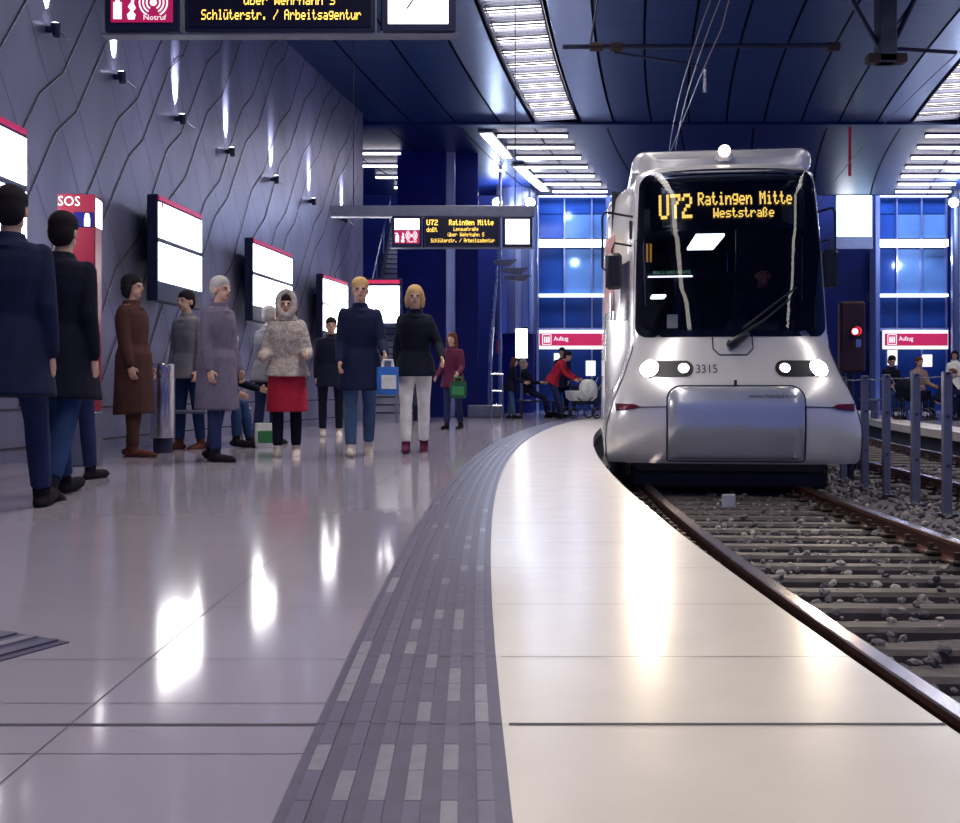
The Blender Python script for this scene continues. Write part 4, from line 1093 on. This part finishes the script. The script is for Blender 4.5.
    if hem is not None:
        zt = sp(.1).z; m_ = max(1, int((zt-hem*k)/.1))
        for i in range(m_, -1, -1):
            q = i/m_; st = abs(L[0][2].y-L[1][2].y)*.25*q*max(0, (.95-hem))
            cy = sp(.1).y*(1-q)
            low.append(ring(Vv(0, cy, zt+(hem*k-zt)*q), (.178+pad+.035*q*flare)*k, (.13+pad+.05*q*flare)*k+st))
    else: low = [ring(sp(-.06), (.172+pad)*k, (.122+pad)*k), ring(sp(.06), (.172+pad)*k, (.122+pad)*k)]
    t.loft(low+[ring(sp(a), rx*k, ry*k) for a, rx, ry in g])
    t.tube([sp(.93), sp(1.0), sp(1.09)], [.125*k, .088*k, .076*k], 14)
    for shd, el, wr, hd, sg in A:
        t.tube([shd+sd*.005, shd.lerp(el, .35), el, el.lerp(wr, .5), wr-hd*.012*k], [(.058+fur)*k, (.060+fur)*k, (.054+fur)*k, (.051+fur)*k, (.043+fur*.6)*k], 14, round_ends=True)
    remesh(t, 'coat' if (hem is not None and hem < .7) else 'jacket', top, vox*1.15, root, 3)
    # hair
    if hair:
        t = MB()
        t.ell(hp(0, .018, .052), (.088*k, .104*k, .088*k), 16, 12, hq)
        t.ell(hp(0, .045, .0), (.082*k, .075*k, .10*k), 16, 12, hq)
        if hairstyle == 'long':
            t.tube([hp(0, .06, .03), hp(0, .085, -.08), hp(0, .09, -.2)], [.085*k, .09*k, .07*k], 14, flat=.6, up=(1, 0, 0), round_ends=True)
            for s_ in (-1, 1): t.tube([hp(s_*.06, .0, .06), hp(s_*.085, .0, -.04), hp(s_*.09, .01, -.17)], [.03*k, .03*k, .022*k], 10, round_ends=True)
        if hairstyle == 'bob':
            for s_ in (-1, 1): t.tube([hp(s_*.06, .0, .06), hp(s_*.082, .01, -.03), hp(s_*.078, .02, -.09)], [.032*k, .034*k, .028*k], 10, round_ends=True)
            t.ell(hp(0, .05, -.05), (.085*k, .06*k, .06*k), 12, 9, hq)
        if hairstyle == 'bun': t.ell(hp(0, .11, .07), (.04*k, .04*k, .04*k), 12, 9)
        remesh(t, 'hair', hair, vox, root, 2)
    if hood:
        t = MB(); t.ell(hp(0, .045, .02), (.115*k, .105*k, .14*k), 18, 12, hq); t.tube([hp(0, .03, -.19), hp(0, .05, -.04)], [.12*k, .11*k], 16)
        rg = [hp(.09*math.cos(2*PI*q/16), -.045+.02*math.sin(2*PI*q/16), .01+.135*math.sin(2*PI*q/16)) for q in range(17)]
        t.tube(rg, .038*k, 8)
        remesh(t, 'hood', hood, vox*1.15, root, 2)
    return root, dict(L=L, A=A, hp=hp, sp=sp, k=k)
def world(root, v):
    return Vector(root.location)+Matrix.Rotation(root.rotation_euler.z, 3, 'Z') @ v
def px(x, y, z=0.):
    """ground-plane spot for a feet position measured in the photograph"""
    d = CAMZ/(y-H0)*F; return ((x-480)/1000*d, d)
FACE_R = PI/2; AWAY = PI

person('person in dark navy coat walking away at the very edge of the crowd', -2.52, 5.35, PI+.15, 1.76, C_NAVY, .62, C_DJEAN, C_SHOE, H_DARK, legs=((22, 8), (-20, 14)), vox=.011)
person('person in near-black parka with back to the viewer, head covering the lit display edge', -2.58, 6.15, PI-.1, 1.75, C_DARK, .60, C_JEAN, C_SHOE, H_DARK, legs=((-14, 12), (18, 6)), vox=.011)
pr, pd = person('shorter person in navy jacket with blue backpack before the red help pillar', -2.98, 7.3, PI-.3, 1.50, C_NAVY, .78, C_DJEAN, C_SHOE, H_DARK, legs=((10, 4), (-10, 8)), vox=.011)
def backpack(pr, pd, m, label):
    c = pd['sp'](.62)+Vector((0, .20, 0)); c = world(pr, c)
    r_ = thing('backpack', label, 'backpack', c, pr.rotation_euler.z)
    mb = MB(); mb.box((0, 0, 0), (.28, .16, .40), bev=.05); mb.build('bag_body', m, r_, smooth=50)
    mb = MB(); mb.box((0, .09, -.07), (.2, .06, .18), bev=.025); mb.build('front_pocket', m, r_, smooth=50)
    for x in (-.09, .09):
        mb = MB(); mb.tube([(x, -.06, .18), (x, -.16, .26), (x, -.30, .2)], .018, 8); mb.build('shoulder_strap', C_DARK, r_)
    return r_
backpack(pr, pd, C_TEAL, 'dusty blue backpack worn by the shorter person near the red help pillar')

x, y = px(134, 456.5)
person('person in long brown coat standing in profile beside the steel bin', x, y, FACE_R-.15, 1.77, C_BROWN, .42, C_BROWN, C_BSHOE, H_DARK, 'bob', legs=((4, 2), (-4, 3)), arms=((4, 8, 5), (2, 12, 5)), lean=-3, flare=.3, boots=.1)
x, y = px(189, 449)
person('person in grey jacket and blue jeans behind the steel bin', x, y, -.5, 1.74, C_GREY, .80, C_JEAN, C_BSHOE, H_DARK, legs=((5, 3), (-4, 4)), arms=((2, 10, 7), (3, 12, 7)))
x, y = px(217, 461)
person('person in lavender-grey knee coat standing in front of the wall', x, y, FACE_R-.45, 1.68, C_LAV, .50, C_DJEAN, C_SHOE, H_GREY, legs=((6, 3), (-8, 6)), arms=((3, 10, 5), (4, 14, 5)), flare=.4)
# bench with a seated person
x, y = px(241, 447.5)
root = thing('bench', 'grey steel bench with a seated person between the coat and fur wearers', 'bench', (x-.45, y+.25, 0), -.05)
mb = MB(); mb.box((0, .15, .42), (.46, 1.8, .04), bev=.01); mb.build('seat', M_grey, root)
mb = MB(); mb.box((-.24, .15, .7), (.04, 1.8, .3), bev=.01); mb.build('backrest', M_grey, root)
for yy in (-.5, .8):
    for xx_ in (-.18, .18):
        mb = MB(); mb.tube([(xx_, yy, 0), (xx_, yy, .41)], .022, 8); mb.build('leg', M_steel, root)
    mb = MB(); mb.tube([(-.24, yy, .42), (-.24, yy, .72)], .02, 8); mb.build('back_post', M_steel, root)
person('seated person in dark jacket bending over, on the steel bench', x-.42, y+.22, FACE_R-.3, 1.68, C_DARK, None, C_JEAN, C_SHOE, H_GREY, legs=((84, 84), (80, 70)), arms=((35, 40, 8), (40, 45, 8)), lean=22, nod=15)
def bag(name, label, x, y, z, w, d, h, m, m2, rz=0., handle=True):
    r_ = thing(name, label, 'bag', (x, y, z), rz)
    mb = MB(); q = [rrect(0, 0, w/2*s_, d/2*s_, min(w, d)*.25*s_, 4) for s_ in (.86, .95, 1.0, .97)]
    mb.loft([[Vector((a, b, hh)) for a, b in pts] for pts, hh in zip(q, (0, h*.08, h*.55, h))], cap=True); mb.build('bag_body', m, r_, smooth=50)
    mb = MB(); mb.box((0, -d/2*1.0-.002, h*.45), (w*.7, .01, h*.5), bev=.004); mb.build('front_print', m2, r_)
    if handle:
        for yy in (-d*.3, d*.3):
            mb = MB(); mb.tube([(-w*.25, yy, h*.98), (-w*.2, yy, h*1.25), (w*.2, yy, h*1.25), (w*.25, yy, h*.98)], .010, 8); mb.build('handle', m2, r_)
    return r_
C_GREENB = cloth('green_print', (.05, .22, .09)); C_BLUEB = cloth('bright_blue_print', (.04, .16, .55)); C_PLASTIC = cloth('white_plastic_bag', (.7, .72, .72)); C_DGREEN = cloth('dark_green_bag', (.02, .09, .05))
x, y = px(266, 447.5); bag('shopping_bag', 'white and green shopping bag on the floor by the seated person', x, y, .0, .26, .16, .28, C_PLASTIC, C_GREENB, .2, False)
x, y = px(287, 455.5)
person('person in cream fur-hooded jacket and red skirt facing the viewer', x, y, .1, 1.60, C_FUR, .88, C_DARK, C_PALE, H_DARK, 'long', legs=((6, 4), (-3, 4)), arms=((6, 70, 14), (6, 75, 14)), hood=C_FUR, skirt=(C_RED, .46), female=True, fur=.022)
x, y = px(258, 447)
person('person in grey woolly jacket half hidden behind the fur-hooded person', x-.02, y+.6, 2.6, 1.66, C_GREY, .80, C_DJEAN, C_SHOE, H_GREY, legs=((4, 3), (-4, 4)), vox=.012)
x, y = px(331, 436)
person('person in dark jacket with white trainers standing further back', x, y, .2, 1.68, C_DARK, .75, C_DARK, C_PALE, H_DARK, legs=((4, 2), (-3, 3)), vox=.012, stance=.12)
x, y = px(360, 455)
pr, pd = person('blond person in long navy coat and teal jeans walking', x, y, .15, 1.77, C_NAVY, .66, C_TEAL, C_PALE, H_BLOND, legs=((10, 4), (-10, 10)), arms=((5, 35, 6), (16, 45, 10)))
hd = world(pr, pd['A'][1][2]+pd['A'][1][3]*.10); bag('carrier_bag', 'bright blue and white bag carried beside the navy coat', hd.x+.02, hd.y-.02, hd.z-.36, .21, .12, .27, C_BLUEB, C_PLASTIC, .3)
x, y = px(415, 452)
person('blond person in black jacket and white trousers walking towards the viewer', x, y, .05, 1.74, C_DARK, .82, C_WHITE, C_MAROON, H_BLOND, 'bob', legs=((7, 3), (-7, 8)), arms=((-6, 20, 9), (12, 40, 22)), female=True, boots=.12)
x, y = px(453, 429)
pr, pd = person('person in maroon jacket partly behind the white-trousered walker', x, y, -.4, 1.62, C_MAROON, .78, C_DJEAN, C_SHOE, H_BROWN, 'long', legs=((6, 3), (-6, 6)), arms=((10, 40, 8), (14, 50, 12)), vox=.013)
hd = world(pr, pd['A'][1][2]+pd['A'][1][3]*.10); bag('carrier_bag', 'dark green bag carried by the person in maroon', hd.x+.03, hd.y-.02, hd.z-.38, .28, .14, .28, C_DGREEN, C_GREENB, 0)
# the far end of the platform
person('long-haired person in black jacket leaning on a rail at the far hall', .72, 23.6, FACE_R-.2, 1.42, C_DARK, .80, C_TEAL, C_SHOE, H_BROWN, 'long', legs=((10, 4), (-2, 4)), arms=((30, 40, 6), (30, 45, 6)), lean=8, vox=.017, female=True)
root = thing('leaning_rail', 'pale steel leaning frame behind the long-haired person', 'rail', (.40, 23.8, 0))
for xx_ in (-.12, .14):
    mb = MB(); mb.tube([(xx_, 0, 0), (xx_, 0, 1.05)], .03, 8); mb.build('post', M_steel, root)
for z in (.3, .65, 1.05):
    mb = MB(); mb.tube([(-.14, 0, z), (.16, 0, z)], .025, 8); mb.build('crossbar', M_steel, root)
root = thing('bench', 'dark bench under the seated person in the far hall', 'bench', (1.42, 24.75, 0))
mb = MB(); mb.box((0, 0, .40), (1.0, .45, .05), bev=.01); mb.build('seat', M_darkmetal, root)
for xx_ in (-.4, .4):
    mb = MB(); mb.box((xx_, 0, .19), (.06, .4, .38)); mb.build('leg', M_darkmetal, root)
person('person in dark coat seated and reclining on the bench in the far hall', 1.22, 24.7, FACE_R-.25, 1.66, C_DARK, None, C_NAVY, C_SHOE, H_GREY, legs=((70, 50), (66, 58)), arms=((30, 50, 6), (30, 50, 6)), lean=-14, vox=.018)
person('person in red jacket bending over beside the tram in the far hall', 1.72, 23.9, FACE_R-.3, 1.70, C_RED, .86, C_DJEAN, C_SHOE, H_DARK, legs=((24, 6), (14, 6)), arms=((45, 30, 8), (48, 30, 8)), lean=32, vox=.018)
person('person in navy jacket behind the red-jacketed person', 2.05, 24.9, -.3, 1.70, C_NAVY, .75, C_DARK, C_SHOE, H_DARK, legs=((4, 2), (-3, 3)), vox=.018)
def pram(label, x, y, rz, m):
    r_ = thing('pram', label, 'pram', (x, y, 0), rz)
    mb = MB(); mb.loft([[Vector((a, b, hh)) for a, b in rrect(0, 0, .22*s_, .36*s_, .1*s_, 4)] for s_, hh in ((.7, .42), (.95, .5), (1, .66))]); mb.build('seat_tub', m, r_, smooth=50)
    mb = MB(); mb.ell((0, .18, .72), (.22, .22, .22)); mb.build('hood', m, r_, smooth=60)
    mb = MB(); mb.tube([(-.18, .3, .6), (-.18, .55, .98), (.18, .55, .98), (.18, .3, .6)], .016, 8); mb.build('handle', M_steel, r_)
    for sx in (-.2, .2):
        mb = MB(); mb.tube([(sx, .3, .14), (sx, -.2, .5)], .014, 8); mb.tube([(sx, -.3, .12), (sx, .2, .5)], .014, 8); mb.build('frame', M_darkmetal, r_)
        for sy in (-.3, .3):
            mb = MB(); rg = [Vector((sx, sy+.12*math.cos(2*PI*q/20), .14+.12*math.sin(2*PI*q/20))) for q in range(21)]; mb.tube(rg, .02, 6); w = mb.build('wheel', M_rubber, r_, smooth=60)
            mb = MB(); mb.tube([(sx-.02, sy, .14), (sx+.02, sy, .14)], .05, 10); mb.build('hub', M_white if False else M_steel, w)
    return r_
pram('pale pram in front of the bending red-jacketed person', 2.38, 23.5, -1.2, C_PLASTIC)
root = thing('bench', 'dark bench next to the tram side in the far hall', 'bench', (2.75, 26.2, 0))
mb = MB(); mb.box((0, 0, .55), (.75, .5, .5), bev=.02); mb.build('seat', M_darkmetal, root)
for xx_ in (-.3, .3):
    mb = MB(); mb.box((xx_, 0, .15), (.08, .4, .3)); mb.build('leg', M_darkmetal, root)
# opposite platform
RB = 23.2
root = thing('bench', 'steel bench carrying the people on the opposite platform', 'bench', (10.3, RB+.35, 0))
mb = MB(); mb.box((0, 0, .44), (2.6, .42, .05), bev=.01); mb.build('seat', M_grey, root)
for xx_ in (-1.0, 0, 1.0):
    mb = MB(); mb.box((xx_, 0, .21), (.06, .36, .42)); mb.build('leg', M_steel, root)
person('person in black jacket and jeans seated above a pram on the opposite platform', 9.62, RB+.3, .1, 1.78, C_DARK, None, C_JEAN, C_SHOE, H_DARK, legs=((80, 78), (76, 80)), arms=((28, 50, 4), (28, 50, 4)), lean=8, vox=.016, nod=10)
pram('dark pram with pale-hubbed wheels before the seated person on the opposite platform', 9.72, RB-.75, .9, C_DARK)
person('person in beige jacket seated mid-bench on the opposite platform', 10.28, RB+.3, .2, 1.74, C_BEIGE, None, C_NAVY, C_SHOE, H_BROWN, legs=((80, 78), (76, 80)), arms=((25, 50, 4), (25, 50, 4)), lean=4, vox=.016)
person('crouching person in navy with red scarf tones behind a fence post, opposite platform', 10.28, RB-.8, .9, 1.6, C_NAVY, None, C_NAVY, C_SHOE, H_BROWN, legs=((95, 110), (90, 112)), arms=((50, 40, 6), (50, 40, 6)), lean=25, vox=.017)
person('person in white jacket standing at the frame edge on the opposite platform', 10.97, RB-.1, -.5, 1.55, C_WHITE, .78, C_DARK, C_SHOE, H_DARK, 'bob', legs=((4, 2), (-3, 3)), arms=((15, 75, 6), (15, 75, 6)), vox=.016, female=True)
# tram driver, behind the windscreen
dv = N0+Matrix.Rotation(-TH, 3, 'Z') @ Vector((.44, 1.26, 0))
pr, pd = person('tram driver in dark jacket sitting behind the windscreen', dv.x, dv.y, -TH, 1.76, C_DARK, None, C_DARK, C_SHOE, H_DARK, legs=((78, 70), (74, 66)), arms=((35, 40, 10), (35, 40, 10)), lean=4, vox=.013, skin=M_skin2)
pr.location.z = .53
# ------------------------------------------------------------------ light, sky, camera
w = bpy.data.worlds.new('World'); S.world = w; w.use_nodes = True
bg = w.node_tree.nodes['Background']; bg.inputs[0].default_value = (.05, .10, .42, 1); bg.inputs[1].default_value = .8
def area(name, loc, tgt, sx, sy, e, col):
    ld = bpy.data.lights.new(name, 'AREA'); ld.shape = 'RECTANGLE'; ld.size = sx; ld.size_y = sy; ld.energy = e; ld.color = col
    o = bpy.data.objects.new(name, ld); COL.objects.link(o); o.location = loc
    o.rotation_euler = (Vector(tgt)-Vector(loc)).to_track_quat('-Z', 'Y').to_euler(); return o
area('hall_fill_left', (2.5, 31.2, 9.0), (2.5, 33, 3), 5, 1.0, 700, (.55, .72, 1))  # added cool fills, one per side, that brighten the glazed bays
area('hall_fill_right', (14, 31.2, 9.0), (14, 33, 3), 5, 1.0, 700, (.55, .72, 1))
for s_ in (STRIP, STRIP2):
    for y, e_ in ((0.2, 75), (6.1, 108), (12.0, 122), (18.6, 135)):
        a = P(s_, y, Z_CEIL-.01); o = area('strip_lamp', a, a-Vector((0, 0, 1)), .8, 5.6, e_, WARM)
        o.rotation_euler = (0, 0, -heading(s_, y)); o.data.spread = R(115)
ld = bpy.data.lights.new('cab_fill', 'POINT'); ld.energy = .5; ld.color = (.8, .85, 1); ld.shadow_soft_size = .05  # added faint fill so the driver shows
lo = bpy.data.objects.new('cab_fill', ld); COL.objects.link(lo); lo.parent = tram; lo.location = (.0, 1.3, 2.7)
for x, y, z, e in ((14.1, 32.3, 4.9, 45), (3.2, 32.3, 5.0, 25), (3.0, 32.2, 6.6, 20)):
    ld = bpy.data.lights.new('bay_fill', 'POINT'); ld.energy = e; ld.color = (.8, .88, 1); ld.shadow_soft_size = .12  # added point lights for local glow on the glazed bays
    lo = bpy.data.objects.new('bay_fill', ld); COL.objects.link(lo); lo.location = (x, y, z)
cam = bpy.data.cameras.new('Camera'); co = bpy.data.objects.new('Camera', cam); COL.objects.link(co)
co.location = (0, 0, CAMZ); co.rotation_euler = (PI/2, 0, 0)
cam.sensor_width = 36; cam.lens = 36*F/960; cam.shift_x = 0; cam.shift_y = -(411.5-H0)/960; cam.clip_start = .05; cam.clip_end = 300
S.camera = co
S.view_settings.view_transform = 'Standard'; S.view_settings.look = 'None'; S.view_settings.gamma = 1; S.view_settings.use_curve_mapping = False
S.view_settings.exposure = 0.0
S.cycles.max_bounces = 7; S.cycles.diffuse_bounces = 3; S.cycles.glossy_bounces = 4; S.cycles.transparent_max_bounces = 8
S.cycles.caustics_reflective = False; S.cycles.caustics_refractive = False; S.cycles.sample_clamp_indirect = 6
